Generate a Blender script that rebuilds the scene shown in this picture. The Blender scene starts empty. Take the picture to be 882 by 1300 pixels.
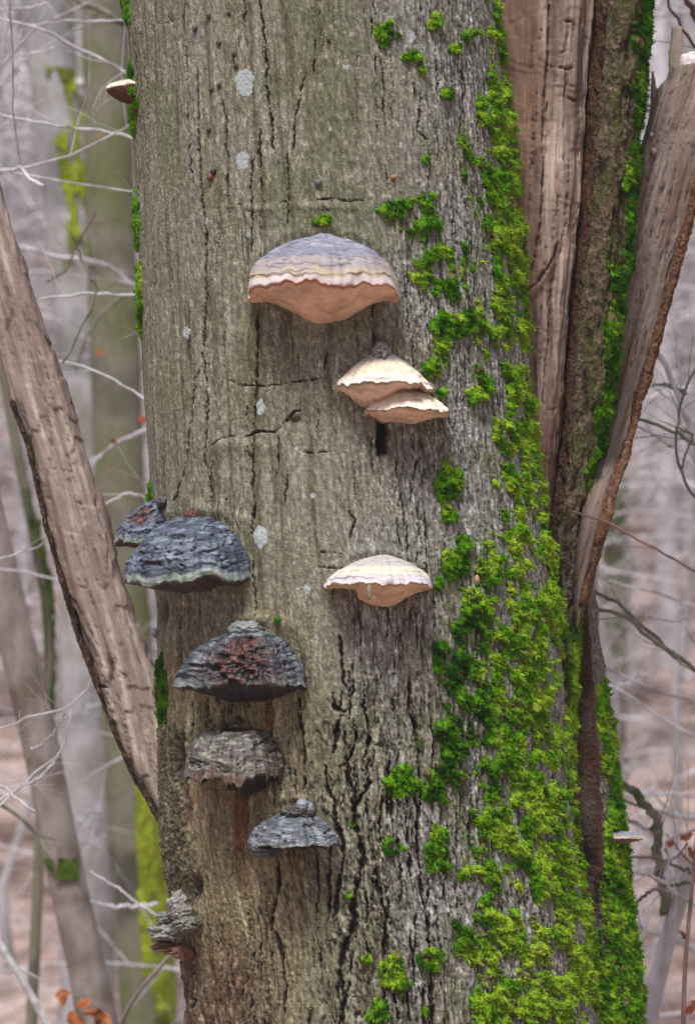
import bpy, math, random
import numpy as np
from mathutils import Vector

R = math.radians
scene = bpy.context.scene
COL = scene.collection
random.seed(7)
RNG = np.random.default_rng(11)

# ------------------------------------------------------------------ camera, sky, sun, exposure
CAM = np.array([0.0, -5.2, 1.6]); TILT = R(3.0); LENS = 123.0
K = 36.0 / LENS / 1300.0                       # tangent per photo pixel
cam_d = bpy.data.cameras.new('camera'); cam = bpy.data.objects.new('camera', cam_d); COL.objects.link(cam)
cam.location = CAM; cam.rotation_euler = (R(90) + TILT, 0, 0)
cam_d.sensor_fit = 'VERTICAL'; cam_d.sensor_height = 36; cam_d.sensor_width = 24; cam_d.lens = LENS
cam_d.clip_start = 0.1; cam_d.clip_end = 2000
cam_d.dof.use_dof = True; cam_d.dof.focus_distance = 5.05; cam_d.dof.aperture_fstop = 6.3
scene.camera = cam

SUN_EL, SUN_AZ = R(58), R(196)                 # high, from behind the camera and a little left
w = bpy.data.worlds.new('World'); scene.world = w; w.use_nodes = True
nt = w.node_tree; nt.nodes.clear()
sky = nt.nodes.new('ShaderNodeTexSky'); sky.sky_type = 'NISHITA'; sky.sun_disc = False
sky.sun_elevation = SUN_EL; sky.sun_rotation = SUN_AZ; sky.dust_density = 3.0; sky.air_density = 1.0
hsv = nt.nodes.new('ShaderNodeHueSaturation'); hsv.inputs['Saturation'].default_value = 1.1
bg = nt.nodes.new('ShaderNodeBackground'); bg.inputs['Strength'].default_value = 0.05
wo = nt.nodes.new('ShaderNodeOutputWorld')
nt.links.new(sky.outputs[0], hsv.inputs['Color']); nt.links.new(hsv.outputs[0], bg.inputs[0]); nt.links.new(bg.outputs[0], wo.inputs[0])

sd = bpy.data.lights.new('sun', 'SUN'); sun = bpy.data.objects.new('sun', sd); COL.objects.link(sun)
sd.energy = 1.5; sd.angle = R(15); sd.color = (1.0, 0.995, 0.985)
sdir = Vector((math.sin(SUN_AZ) * math.cos(SUN_EL), math.cos(SUN_AZ) * math.cos(SUN_EL), math.sin(SUN_EL)))
sun.rotation_euler = sdir.to_track_quat('Z', 'Y').to_euler(); sun.location = (-3, -6, 14)
scene.render.engine = 'CYCLES'
scene.cycles.use_denoising = True; scene.cycles.denoising_prefilter = 'NONE'; scene.cycles.denoising_input_passes = 'RGB_ALBEDO_NORMAL'; scene.cycles.max_bounces = 5; scene.cycles.diffuse_bounces = 3; scene.cycles.volume_bounces = 1; scene.cycles.transmission_bounces = 3
scene.view_settings.view_transform = 'Standard'; scene.view_settings.look = 'None'
scene.view_settings.exposure = 1.68; scene.view_settings.gamma = 1.0
scene.view_settings.use_curve_mapping = False

# ------------------------------------------------------------------ helpers: projection, noise, colour
ct, st = math.cos(TILT), math.sin(TILT)
def at(px, py, Y):
    """world point on the plane y = Y seen at photo pixel (px, py)"""
    u = (np.asarray(px, float) - 441) * K; v = -(np.asarray(py, float) - 650) * K
    dy = ct - v * st; dz = st + v * ct
    k = (Y - CAM[1]) / dy
    return np.stack(np.broadcast_arrays(CAM[0] + u * k, CAM[1] + dy * k, CAM[2] + dz * k), -1)
def proj(p):
    d = p - CAM
    f = d[..., 1] * ct + d[..., 2] * st; v = -d[..., 1] * st + d[..., 2] * ct
    return 441 + d[..., 0] / f / K, 650 - v / f / K
def mpp(Y): return (Y - CAM[1]) * K            # metres per photo pixel at depth Y

_perm = np.random.default_rng(3).permutation(512).astype(np.int32) % 256
_perm = np.concatenate([_perm, _perm])
_ang = np.random.default_rng(4).random(256).astype(np.float32) * 6.2832
_gx, _gy = np.cos(_ang), np.sin(_ang)
def pn(x, y, seed=0):
    """2-D gradient noise, about -1..1"""
    x = np.asarray(x, np.float32) + seed * 17.31; y = np.asarray(y, np.float32) + seed * 9.77
    x, y = np.broadcast_arrays(x, y)
    xi = np.floor(x).astype(np.int32); yi = np.floor(y).astype(np.int32)
    xf = x - xi; yf = y - yi
    u = xf * xf * xf * (xf * (xf * 6 - 15) + 10); v = yf * yf * yf * (yf * (yf * 6 - 15) + 10)
    def g(ix, iy, dx, dy):
        h = _perm[(_perm[ix & 255] + iy) & 511]
        return _gx[h] * dx + _gy[h] * dy
    a = g(xi, yi, xf, yf); b = g(xi + 1, yi, xf - 1, yf)
    c = g(xi, yi + 1, xf, yf - 1); d = g(xi + 1, yi + 1, xf - 1, yf - 1)
    return ((a + (b - a) * u) * (1 - v) + (c + (d - c) * u) * v) * 1.5
def fbm(x, y, o=4, seed=0, gain=0.5):
    s = 0; a = 1.0; t = 0
    for i in range(o):
        s = s + a * pn(x * 2 ** i, y * 2 ** i, seed + i * 3); t += a; a *= gain
    return s / t * 1.3
def sst(a, b, x):
    t = np.clip((np.asarray(x, np.float32) - a) / (b - a), 0, 1); return t * t * (3 - 2 * t)
def lin(r, g, b):
    c = np.array([r, g, b], float) / 255
    return np.where(c <= 0.04045, c / 12.92, ((c + 0.055) / 1.055) ** 2.4).astype(np.float32)
def mix(a, b, t):
    return a + (b - a) * np.asarray(t)[..., None]

# ------------------------------------------------------------------ helpers: objects and meshes
def props(o, label=None, cat=None, group=None, kind=None):
    if label: o['label'] = label
    if cat: o['category'] = cat
    if group: o['group'] = group
    if kind: o['kind'] = kind
    return o
def empty(name, loc=(0, 0, 0), **k):
    o = bpy.data.objects.new(name, None); COL.objects.link(o); o.location = loc; o.empty_display_size = 0.1
    return props(o, **k)
def link(name, me, mat=None, parent=None, **k):
    o = bpy.data.objects.new(name, me); COL.objects.link(o)
    if mat: me.materials.append(mat)
    if parent:
        o.parent = parent
        if parent.parent: o.location = -Vector(parent.location) - Vector(parent.parent.location)
        else: o.location = -Vector(parent.location)
    return props(o, **k)
def raw_mesh(name, V, F, col=None, smooth=True):
    """V (n,3) array, F (m,3) or (m,4) array, or a list of such arrays"""
    Fs = [F] if isinstance(F, np.ndarray) else [f for f in F if len(f)]
    me = bpy.data.meshes.new(name)
    V = np.ascontiguousarray(V, np.float32)
    me.vertices.add(len(V)); me.vertices.foreach_set('co', V.ravel())
    idx = np.concatenate([f.ravel() for f in Fs]).astype(np.int32)
    cnt = np.concatenate([np.full(len(f), f.shape[1], np.int32) for f in Fs])
    me.loops.add(len(idx)); me.loops.foreach_set('vertex_index', idx)
    me.polygons.add(len(cnt))
    ls = np.zeros(len(cnt), np.int32); ls[1:] = np.cumsum(cnt)[:-1]
    me.polygons.foreach_set('loop_start', ls)
    try: me.polygons.foreach_set('loop_total', cnt)
    except Exception: pass
    me.polygons.foreach_set('use_smooth', np.full(len(cnt), smooth))
    if col is not None:
        at_ = me.attributes.new('Col', 'FLOAT_COLOR', 'POINT')
        c = np.ones((len(V), 4), np.float32); c[:, :3] = col
        at_.data.foreach_set('color', c.ravel())
    me.update(calc_edges=True); me.validate()
    return me
def grid_faces(nr, nc, wrap=False):
    r = np.arange(nr - 1)[:, None]; c = np.arange(nc if wrap else nc - 1)[None, :]
    c2 = (c + 1) % nc
    return np.stack(np.broadcast_arrays(r * nc + c, r * nc + c2, (r + 1) * nc + c2, (r + 1) * nc + c), -1).reshape(-1, 4)
def grid_normals(P, wrap=False):
    if wrap:
        du = np.roll(P, -1, 1) - np.roll(P, 1, 1)
    else: du = np.gradient(P, axis=1)
    dv = np.gradient(P, axis=0)
    n = np.cross(dv, du); n /= np.linalg.norm(n, axis=-1, keepdims=True) + 1e-12
    return n
def compact(V, F, keep_v, col):
    """sub-mesh of the faces whose four corners are all kept"""
    F = F[keep_v[F].all(1)]
    used = np.unique(F); m = np.full(len(V), -1, np.int64); m[used] = np.arange(len(used))
    return V[used], m[F], col[used]

# ------------------------------------------------------------------ materials (node based)
def node_mat(name, rough=0.9, spec=0.25, grain=(0.7, 1.3), gscale=(350, 350, 350), bump=0.4, bdist=0.002,
             base=None, var=None, vscale=3.0, trans=0.0, g2=None):
    m = bpy.data.materials.new(name); m.use_nodes = True; t = m.node_tree; t.nodes.clear(); L = t.links
    out = t.nodes.new('ShaderNodeOutputMaterial'); b = t.nodes.new('ShaderNodeBsdfPrincipled')
    b.inputs['Roughness'].default_value = rough; b.inputs['Specular IOR Level'].default_value = spec
    tc = t.nodes.new('ShaderNodeNewGeometry')
    mp = t.nodes.new('ShaderNodeVectorMath'); mp.operation = 'MULTIPLY'; mp.inputs[1].default_value = gscale
    L.new(tc.outputs['Position'], mp.inputs[0])
    n = t.nodes.new('ShaderNodeTexNoise'); n.inputs['Scale'].default_value = 1.0; n.inputs['Detail'].default_value = 3.0
    n.inputs['Roughness'].default_value = 0.65
    L.new(mp.outputs[0], n.inputs['Vector'])
    rg = t.nodes.new('ShaderNodeMapRange'); rg.inputs[1].default_value = 0.3; rg.inputs[2].default_value = 0.7
    rg.inputs[3].default_value = grain[0]; rg.inputs[4].default_value = grain[1]
    L.new(n.outputs['Fac'], rg.inputs[0])
    if base is None:
        a = t.nodes.new('ShaderNodeAttribute'); a.attribute_name = 'Col'; csrc = a.outputs['Color']
    else:
        n2 = t.nodes.new('ShaderNodeTexNoise'); n2.inputs['Scale'].default_value = vscale; n2.inputs['Detail'].default_value = 5
        L.new(tc.outputs['Position'], n2.inputs['Vector'])
        cr = t.nodes.new('ShaderNodeValToRGB'); els = cr.color_ramp.elements
        cols = [base] + list(var or [])
        els[0].position = 0.35; els[0].color = (*map(float, cols[0]), 1)
        els[1].position = 0.65; els[1].color = (*map(float, cols[-1]), 1)
        for i, c in enumerate(cols[1:-1]):
            e = els.new(0.35 + 0.3 * (i + 1) / (len(cols) - 1)); e.color = (*map(float, c), 1)
        L.new(n2.outputs['Fac'], cr.inputs[0]); csrc = cr.outputs[0]
    mu = t.nodes.new('ShaderNodeVectorMath'); mu.operation = 'MULTIPLY'
    L.new(csrc, mu.inputs[0])
    fac = rg.outputs[0]
    if g2:
        mp2 = t.nodes.new('ShaderNodeVectorMath'); mp2.operation = 'MULTIPLY'; mp2.inputs[1].default_value = g2[0]
        L.new(tc.outputs['Position'], mp2.inputs[0])
        n3 = t.nodes.new('ShaderNodeTexNoise'); n3.inputs['Scale'].default_value = 1.0; n3.inputs['Detail'].default_value = 3
        L.new(mp2.outputs[0], n3.inputs['Vector'])
        r3 = t.nodes.new('ShaderNodeMapRange'); r3.inputs[1].default_value = 0.3; r3.inputs[2].default_value = 0.7
        r3.inputs[3].default_value = g2[1]; r3.inputs[4].default_value = g2[2]
        L.new(n3.outputs['Fac'], r3.inputs[0])
        mm = t.nodes.new('ShaderNodeMath'); mm.operation = 'MULTIPLY'
        L.new(rg.outputs[0], mm.inputs[0]); L.new(r3.outputs[0], mm.inputs[1]); fac = mm.outputs[0]
    L.new(fac, mu.inputs[1]); L.new(mu.outputs[0], b.inputs['Base Color'])
    if bump:
        bp = t.nodes.new('ShaderNodeBump'); bp.inputs['Strength'].default_value = bump; bp.inputs['Distance'].default_value = bdist
        L.new(fac, bp.inputs['Height']); L.new(bp.outputs[0], b.inputs['Normal'])
    if trans:
        tr = t.nodes.new('ShaderNodeBsdfTranslucent'); L.new(mu.outputs[0], tr.inputs['Color'])
        ms = t.nodes.new('ShaderNodeMixShader'); ms.inputs[0].default_value = trans
        L.new(b.outputs[0], ms.inputs[1]); L.new(tr.outputs[0], ms.inputs[2]); L.new(ms.outputs[0], out.inputs[0])
    else: L.new(b.outputs[0], out.inputs[0])
    return m

M = {}
M['bark'] = node_mat('beech_bark', 0.85, 0.3, (0.6, 1.45), (560, 560, 440), 0.45, 0.0015)
M['wood'] = node_mat('torn_wood', 0.85, 0.2, (0.8, 1.2), (420, 420, 260), 0.4, 0.0012)
M['rough'] = node_mat('rough_bark', 0.95, 0.15, (0.55, 1.45), (260, 260, 220), 0.9, 0.004)
M['moss'] = node_mat('moss_green', 0.95, 0.1, (0.7, 1.3), (380, 380, 380), 0.6, 0.002, trans=0.15)
M['lichen'] = node_mat('lichen_crust', 0.95, 0.1, (0.82, 1.15), (500, 500, 500), 0.6, 0.001)
M['fungus'] = node_mat('fungus_crust', 0.7, 0.3, (0.86, 1.12), (350, 350, 500), 0.35, 0.001)
M['pores'] = node_mat('fungus_pores', 0.9, 0.1, (0.93, 1.06), (300, 300, 300), 0.15, 0.0006)
M['oldfungus'] = node_mat('weathered_fungus_crust', 0.45, 0.5, (0.72, 1.25), (300, 300, 420), 0.6, 0.0015)

# ------------------------------------------------------------------ terrain, haze
def hill(x, y):
    y = np.asarray(y, float); x = np.asarray(x, float)
    d = np.maximum(y - 3.0, 0)
    h = 0.24 * d * d / (d + 4.0)
    wob = 0.35 * np.sin(x * 0.21 + 1.3) * np.sin(y * 0.17) + 0.18 * np.sin(x * 0.63 + y * 0.41)
    h = h + 0.42 * np.maximum(-y - 9.0, 0) ** 2 / (np.maximum(-y - 9.0, 0) + 6) + 0.38 * np.maximum(np.abs(x) - 13, 0) ** 2 / (np.maximum(np.abs(x) - 13, 0) + 8) * np.clip(1.25 - d / 80, 0.2, 1)  # unseen banks behind and beside the camera, raised to block low sky light
    return h + wob * np.minimum(d / 6, 1) + 0.02 * np.sin(x * 2.1) * np.sin(y * 1.7)
ys = np.concatenate([np.linspace(-60, -8, 14), np.linspace(-7, 30, 90), np.linspace(31, 130, 60), [180, 260, 400]])
xs = np.concatenate([[-300, -180, -110], np.linspace(-70, 70, 141), [110, 180, 300]])
XX, YY = np.meshgrid(xs, ys); ZZ = hill(XX, np.minimum(YY, 130))
M['litter'] = node_mat('leaf_litter', 0.95, 0.1, (0.6, 1.4), (14, 14, 14), 0.8, 0.05, base=lin(108, 88, 78),
                       var=[lin(164, 140, 130), lin(184, 164, 156), lin(136, 116, 108)], vscale=1.6)
g = link('ground', raw_mesh('ground', np.stack([XX, YY, ZZ], -1).reshape(-1, 3), grid_faces(len(ys), len(xs))), M['litter'], kind='structure')
def hz(x, y): return float(hill(x, min(y, 130)))

HAZE = True
if HAZE:
    x0, x1, y0, y1, z0, z1 = -320, 320, -70, 410, -2.0, 150.0
    V = np.array([[x, y, z] for z in (z0, z1) for y in (y0, y1) for x in (x0, x1)], float)
    F = np.array([[0, 2, 3, 1], [4, 5, 7, 6], [0, 1, 5, 4], [2, 6, 7, 3], [0, 4, 6, 2], [1, 3, 7, 5]])
    hm = bpy.data.materials.new('pale_haze'); hm.use_nodes = True; t = hm.node_tree; t.nodes.clear()
    pv = t.nodes.new('ShaderNodeVolumePrincipled'); o_ = t.nodes.new('ShaderNodeOutputMaterial')
    pv.inputs['Color'].default_value = (0.93, 0.92, 0.96, 1); pv.inputs['Density'].default_value = 0.0020
    t.links.new(pv.outputs[0], o_.inputs['Volume'])
    try: hm.cycles.homogeneous_volume = True
    except Exception: pass
    link('haze', raw_mesh('haze', V, F, smooth=False), hm, kind='stuff')

# ------------------------------------------------------------------ shaped stems traced in photo pixels
class Tube:
    """an upright stem: left and right edge traced as (py, xl, xr), elliptical or boxy section, fine grid on the front"""
    def __init__(s, edges, Y0, b, n=2.0, dz=0.0017, ds=0.0016, zfine=None, zlow=None, zhigh=None, front=(-12, 192), nback=26, twist=0.0, smooth=9):
        e = np.array(edges, float)
        pl = at(e[:, 1], e[:, 0], Y0); pr = at(e[:, 2], e[:, 0], Y0)
        z = pl[:, 2]; o = np.argsort(z)
        s.z0, s.z1 = z.min(), z.max()
        za, zb = zfine if zfine else (s.z0, s.z1)
        rows = np.arange(za, zb, dz)
        lo = np.arange(zlow, za - 0.02, 0.04) if zlow is not None else np.array([])
        hi = np.arange(zb + 0.03, zhigh, 0.06) if zhigh is not None else np.array([])
        s.zr = np.concatenate([lo, rows, hi]); s.Y0 = Y0; s.n = n; s.fine = (len(lo), len(lo) + len(rows))
        def sm(v):
            zz = np.linspace(z.min(), z.max(), 400); q = np.interp(zz, z[o], v[o])
            k = np.ones(smooth) / smooth; q2 = np.convolve(np.pad(q, smooth // 2, mode='reflect', reflect_type='odd'), k, 'valid')
            return zz, q2
        zz, l = sm(pl[:, 0]); _, r = sm(pr[:, 0])
        def ext(v):
            q = np.interp(s.zr, zz, v)
            gl = (v[12] - v[0]) / (zz[12] - zz[0]); gh = (v[-1] - v[-13]) / (zz[-1] - zz[-13])
            q = np.where(s.zr < zz[0], v[0] + gl * (s.zr - zz[0]), q)
            return np.where(s.zr > zz[-1], v[-1] + gh * (s.zr - zz[-1]), q)
        l, r = ext(l), ext(r)
        s.c = (l + r) / 2; s.a = np.maximum((r - l) / 2, 0.002)
        s.b = (np.full(len(s.zr), b) if np.isscalar(b) else b(s.zr, s.a))
        am, bm = np.median(s.a[s.fine[0]:s.fine[1]]), np.median(s.b[s.fine[0]:s.fine[1]])
        td = np.radians(np.linspace(front[0], front[1], 3000))
        x, y = am * s.se(np.cos(td)), bm * s.se(np.sin(td))
        arc = np.concatenate([[0], np.cumsum(np.hypot(np.diff(x), np.diff(y)))])
        nf = max(int(arc[-1] / ds), 8)
        s.arc_f = np.linspace(0, arc[-1], nf)
        tf = np.interp(s.arc_f, arc, td)
        tb = np.linspace(tf[-1], tf[0] + 2 * math.pi, nback + 2)[1:-1]
        s.th = np.concatenate([tf, tb]); s.nf = nf; s.ds = arc[-1] / (nf - 1); s.dz = dz
        s.arc = np.concatenate([s.arc_f, arc[-1] + 0.02 * np.arange(1, nback + 1)])
        s.td, s.tarc = td, arc
        X = s.c[:, None] + s.a[:, None] * s.se(np.cos(s.th))[None]
        Yv = Y0 - s.b[:, None] * s.se(np.sin(s.th))[None]
        s.P = np.stack([X, Yv, np.broadcast_to(s.zr[:, None], X.shape)], -1)
        s.N = grid_normals(s.P, True)
        s.px, s.py = proj(s.P)
        s.S, s.Z = np.broadcast_arrays(s.arc[None].astype(np.float32), s.zr[:, None].astype(np.float32))
        s.front = np.zeros(X.shape, bool); s.front[:, :nf] = True
        s.D = np.zeros(X.shape, np.float32)
    def se(s, v): return np.sign(v) * np.abs(v) ** (2.0 / s.n)
    def where(s, px, py):
        """surface point (undisplaced) and angle seen at a pixel"""
        px = np.asarray(px, float); py = np.asarray(py, float); Y = np.full(px.shape, s.Y0)
        for _ in range(6):
            p = at(px, py, Y); z = p[..., 2]
            c = np.interp(z, s.zr, s.c); a = np.interp(z, s.zr, s.a); b = np.interp(z, s.zr, s.b)
            q = np.clip((p[..., 0] - c) / a, -0.999, 0.999)
            cs = np.sign(q) * np.abs(q) ** (s.n / 2); sn = np.sqrt(1 - cs * cs)
            Y = s.Y0 - b * np.abs(sn) ** (2.0 / s.n)
        return p, np.arccos(cs), z
    def index(s, px, py):
        p, th, z = s.where(px, py)
        ci = np.interp(np.interp(th, s.td, s.tarc), s.arc_f, np.arange(s.nf))
        ri = np.interp(z, s.zr, np.arange(len(s.zr)))
        return ri, ci
    def sample(s, px, py):
        ri, ci = s.index(np.array([px]), np.array([py])); r, c = int(round(ri[0])), int(round(ci[0]))
        return s.Pd[r, c], s.N[r, c]
    def stamp(s, lines, field, seed=0, jit=1.3, minw=0.35):
        """lines: (points px, width px); adds a soft furrow to field (max)"""
        m = mpp(s.Y0); nr, nc = field.shape; rs = np.random.default_rng(seed)
        for k, (pts, wd) in enumerate(lines):
            pts = np.array(pts, float); d = np.concatenate([[0], np.cumsum(np.hypot(*np.diff(pts, axis=0).T))])
            q = np.arange(0, d[-1], 1.1)
            if len(q) < 2: continue
            x = np.interp(q, d, pts[:, 0]); y = np.interp(q, d, pts[:, 1]); ph = rs.random() * 90
            x = x + jit * (pn(q / 11, ph) * 1.3 + pn(q / 4, ph + 7) * 0.9) ; y = y + jit * 0.6 * pn(q / 9, ph + 31)
            ww = wd * np.clip(0.75 + 0.8 * pn(q / 16, ph + 50) + 0.4 * pn(q / 5, ph + 70), minw, 1.7)
            ww = ww * np.clip(np.minimum(q, d[-1] - q) / (6 + 2 * wd), 0.3, 1)
            ri, ci = s.index(x, y)
            for i in range(len(q)):
                wr = ww[i] * 0.5 * m; rad = 2.4 * wr
                r0, r1 = int(ri[i] - rad / s.dz), int(ri[i] + rad / s.dz) + 2
                c0, c1 = int(ci[i] - rad / s.ds), int(ci[i] + rad / s.ds) + 2
                r0, c0 = max(r0, 0), max(c0, 0); r1, c1 = min(r1, nr), min(c1, s.nf)
                if r1 <= r0 or c1 <= c0: continue
                rr = (np.arange(r0, r1) - ri[i])[:, None] * s.dz; cc = (np.arange(c0, c1) - ci[i])[None] * s.ds
                v = np.exp(-(rr * rr + cc * cc) / (wr * wr)) * min(1.0, 0.45 + ww[i] / 4)
                sub = field[r0:r1, c0:c1]; np.maximum(sub, v, out=sub)
    def finish(s, D, top=None):
        s.D = D
        Nh = s.N.copy(); s.Pd = s.P + Nh * D[..., None]
        if top is not None: s.Pd[..., 2] += top
        s.N2 = grid_normals(s.Pd, True)
    def mesh(s, name, col, caps=True):
        nr, nc = s.D.shape; V = s.Pd.reshape(-1, 3); C = col.reshape(-1, 3); F = [grid_faces(nr, nc, True)]
        if caps:
            b0 = s.Pd[0].mean(0); b1 = s.Pd[-1].mean(0); V = np.concatenate([V, [b0, b1]]); C = np.concatenate([C, [C[:nc].mean(0), C[-nc:].mean(0)]])
            i = np.arange(nc); j = (i + 1) % nc; n0 = nr * nc
            F += [np.stack([j, i, np.full(nc, n0)], -1), np.stack([(nr - 1) * nc + i, (nr - 1) * nc + j, np.full(nc, n0 + 1)], -1)]
        return raw_mesh(name, V, F, C)

def moss_mesh(name, T, mask, seed, thick=0.009, fronds=0.30, hue=None, flen=1.0):
    """cushions grown out of the stem surface where mask > 0, with small fronds"""
    rs = np.random.default_rng(seed)
    S, Z = T.S, T.Z
    rr, cc = np.where(mask > 0.01)
    r0, r1, c0, c1 = max(rr.min() - 1, 0), rr.max() + 2, max(cc.min() - 1, 0), min(cc.max() + 2, T.nf)
    mk = mask[r0:r1, c0:c1]; S = S[r0:r1, c0:c1]; Z = Z[r0:r1, c0:c1]
    P = T.Pd[r0:r1, c0:c1]; N = T.N[r0:r1, c0:c1]
    l1 = np.abs(fbm(S * 30, Z * 36, 2, seed)); l2 = fbm(S * 110, Z * 130, 3, seed + 5); l3 = pn(S * 330, Z * 330, seed + 9)
    l4 = np.abs(fbm(S * 66 + 0.8 * l2, Z * 84, 2, seed + 13))
    lump = 1.25 * np.minimum(l1 * 1.5, 1.1) + 1.15 * np.minimum(l4 * 1.6, 1.0) + 0.22 * np.abs(l2) + 0.10 * l3
    mk = mk * sst(0.10, 0.42, lump + 0.5 * (mk - 0.35))
    h = sst(0, 0.45, mk) * thick * (0.10 + 1.45 * lump) - 0.0025 * (1 - sst(0.02, 0.2, mk))
    Pm = P + N * h[..., None]; Pm[..., 2] -= 0.45 * np.maximum(h, 0) * (0.6 + l2)
    hu = np.clip(0.5 + 0.9 * fbm(S * 14, Z * 9, 3, seed + 21), 0, 1) if hue is None else np.clip(hue[r0:r1, c0:c1] + 0.75 * fbm(S * 30, Z * 24, 3, seed + 21), 0, 1)
    fine = np.clip(0.5 + 0.8 * l2, 0, 1)
    ca, cb, cc_ = lin(42, 90, 14), lin(94, 150, 20), lin(158, 190, 50)
    C = mix(mix(np.broadcast_to(ca, P.shape), cb, sst(0.0, 0.5, hu)), cc_, sst(0.45, 1.0, hu))
    C = C * (0.60 + 0.46 * fine[..., None])
    brown = sst(0.32, 0.62, fbm(S * 40, Z * 50, 3, seed + 33)) * 0.85
    C = mix(C, lin(118, 98, 70), brown)
    V, F, Cc = compact(Pm.reshape(-1, 3), grid_faces(*mk.shape), (mk > 0.012).ravel(), C.reshape(-1, 3))
    # fronds
    ok = np.argwhere((mk > 0.16) & (brown < 0.3)); ok = ok[rs.random(len(ok)) < fronds]
    nb = 4; n = len(ok) * nb
    if n:
        i, j = np.repeat(ok[:, 0], nb), np.repeat(ok[:, 1], nb)
        p = Pm[i, j] + rs.normal(0, 0.0008, (n, 3)); nn = N[i, j]
        d = nn * rs.uniform(0.35, 1.0, (n, 1)) + rs.normal(0, 0.6, (n, 3)) + np.array([0, 0, -0.15]); d /= np.linalg.norm(d, axis=1, keepdims=True)
        L = rs.uniform(0.0018, 0.0058, (n, 1)) * flen
        sd_ = np.cross(d, rs.normal(0, 1, (n, 3))); sd_ /= np.linalg.norm(sd_, axis=1, keepdims=True); wv = sd_ * rs.uniform(0.0003, 0.0008, (n, 1))
        mid = p + d * L * 0.55; tip = p + d * L + np.array([0, 0, -1]) * L * rs.uniform(0, 0.35, (n, 1))
        FV = np.stack([p - wv, p + wv, mid + wv * 0.9, mid - wv * 0.9, tip], 1).reshape(-1, 3)
        o = len(V) + 5 * np.arange(n)[:, None]
        F4 = o + np.array([[0, 1, 2, 3]]); F3 = o + np.array([[3, 2, 4]])
        fc = C[i, j] * rs.uniform(0.6, 1.7, (n, 1)); FC = np.repeat(fc, 5, 0); FC = FC * np.tile([0.8, 0.8, 1, 1, 1.15], n)[:, None]
        return raw_mesh(name, np.concatenate([V, FV]), [F, F4, F3], np.concatenate([Cc, FC]))
    return raw_mesh(name, V, F, Cc)

# ------------------------------------------------------------------ the big beech
tree = empty('beech_tree', (0, 0, 0), label='large broken beech with bracket fungi and green moss on its trunk', cat='tree')
ED = [(-40, 158, 620), (0, 160, 624), (70, 163, 633), (150, 166, 640), (250, 171, 652), (350, 176, 661), (450, 182, 668), (560, 188, 677),
      (640, 192, 688), (720, 194, 700), (800, 196, 708), (900, 200, 712), (960, 203, 716), (1060, 207, 724), (1120, 217, 734),
      (1180, 228, 744), (1240, 233, 750), (1300, 236, 756), (1340, 237, 760)]
T = Tube(ED, 0.0, lambda z, a: a * 0.9, zfine=(1.07, 2.68), zlow=-0.1, zhigh=7.6)
low = T.zr < 1.07                                        # root flare below, taper above (outside the picture)
px, py, S, Z = T.px.astype(np.float32), T.py.astype(np.float32), T.S, T.Z
# masks
wn = fbm(S * 9, Z * 5, 3, 2)
zr_ = sst(430, 575, px + 55 * wn + 0.05 * (py - 300))                    # grey furrowed bark on the right
zr_ = np.maximum(zr_, sst(500, 800, py + 60 * wn) * sst(395, 470, px + 30 * wn))
wood = sst(735, 900, py + 60 * wn) * (1 - sst(345, 415, px + 30 * fbm(S * 30, Z * 6, 3, 8) - 0.03 * (py - 900)))
flake = (1 - sst(232, 246, px + 10 * fbm(S * 60, Z * 25, 3, 15))) * sst(915, 940, py + 25 * pn(S * 70, Z * 8, 3)) * (1 - sst(1110, 1160, py + 30 * wn))
rot = sst(1165, 1270, py + 50 * wn) * (1 - sst(300, 370, px + 40 * wn))
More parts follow.
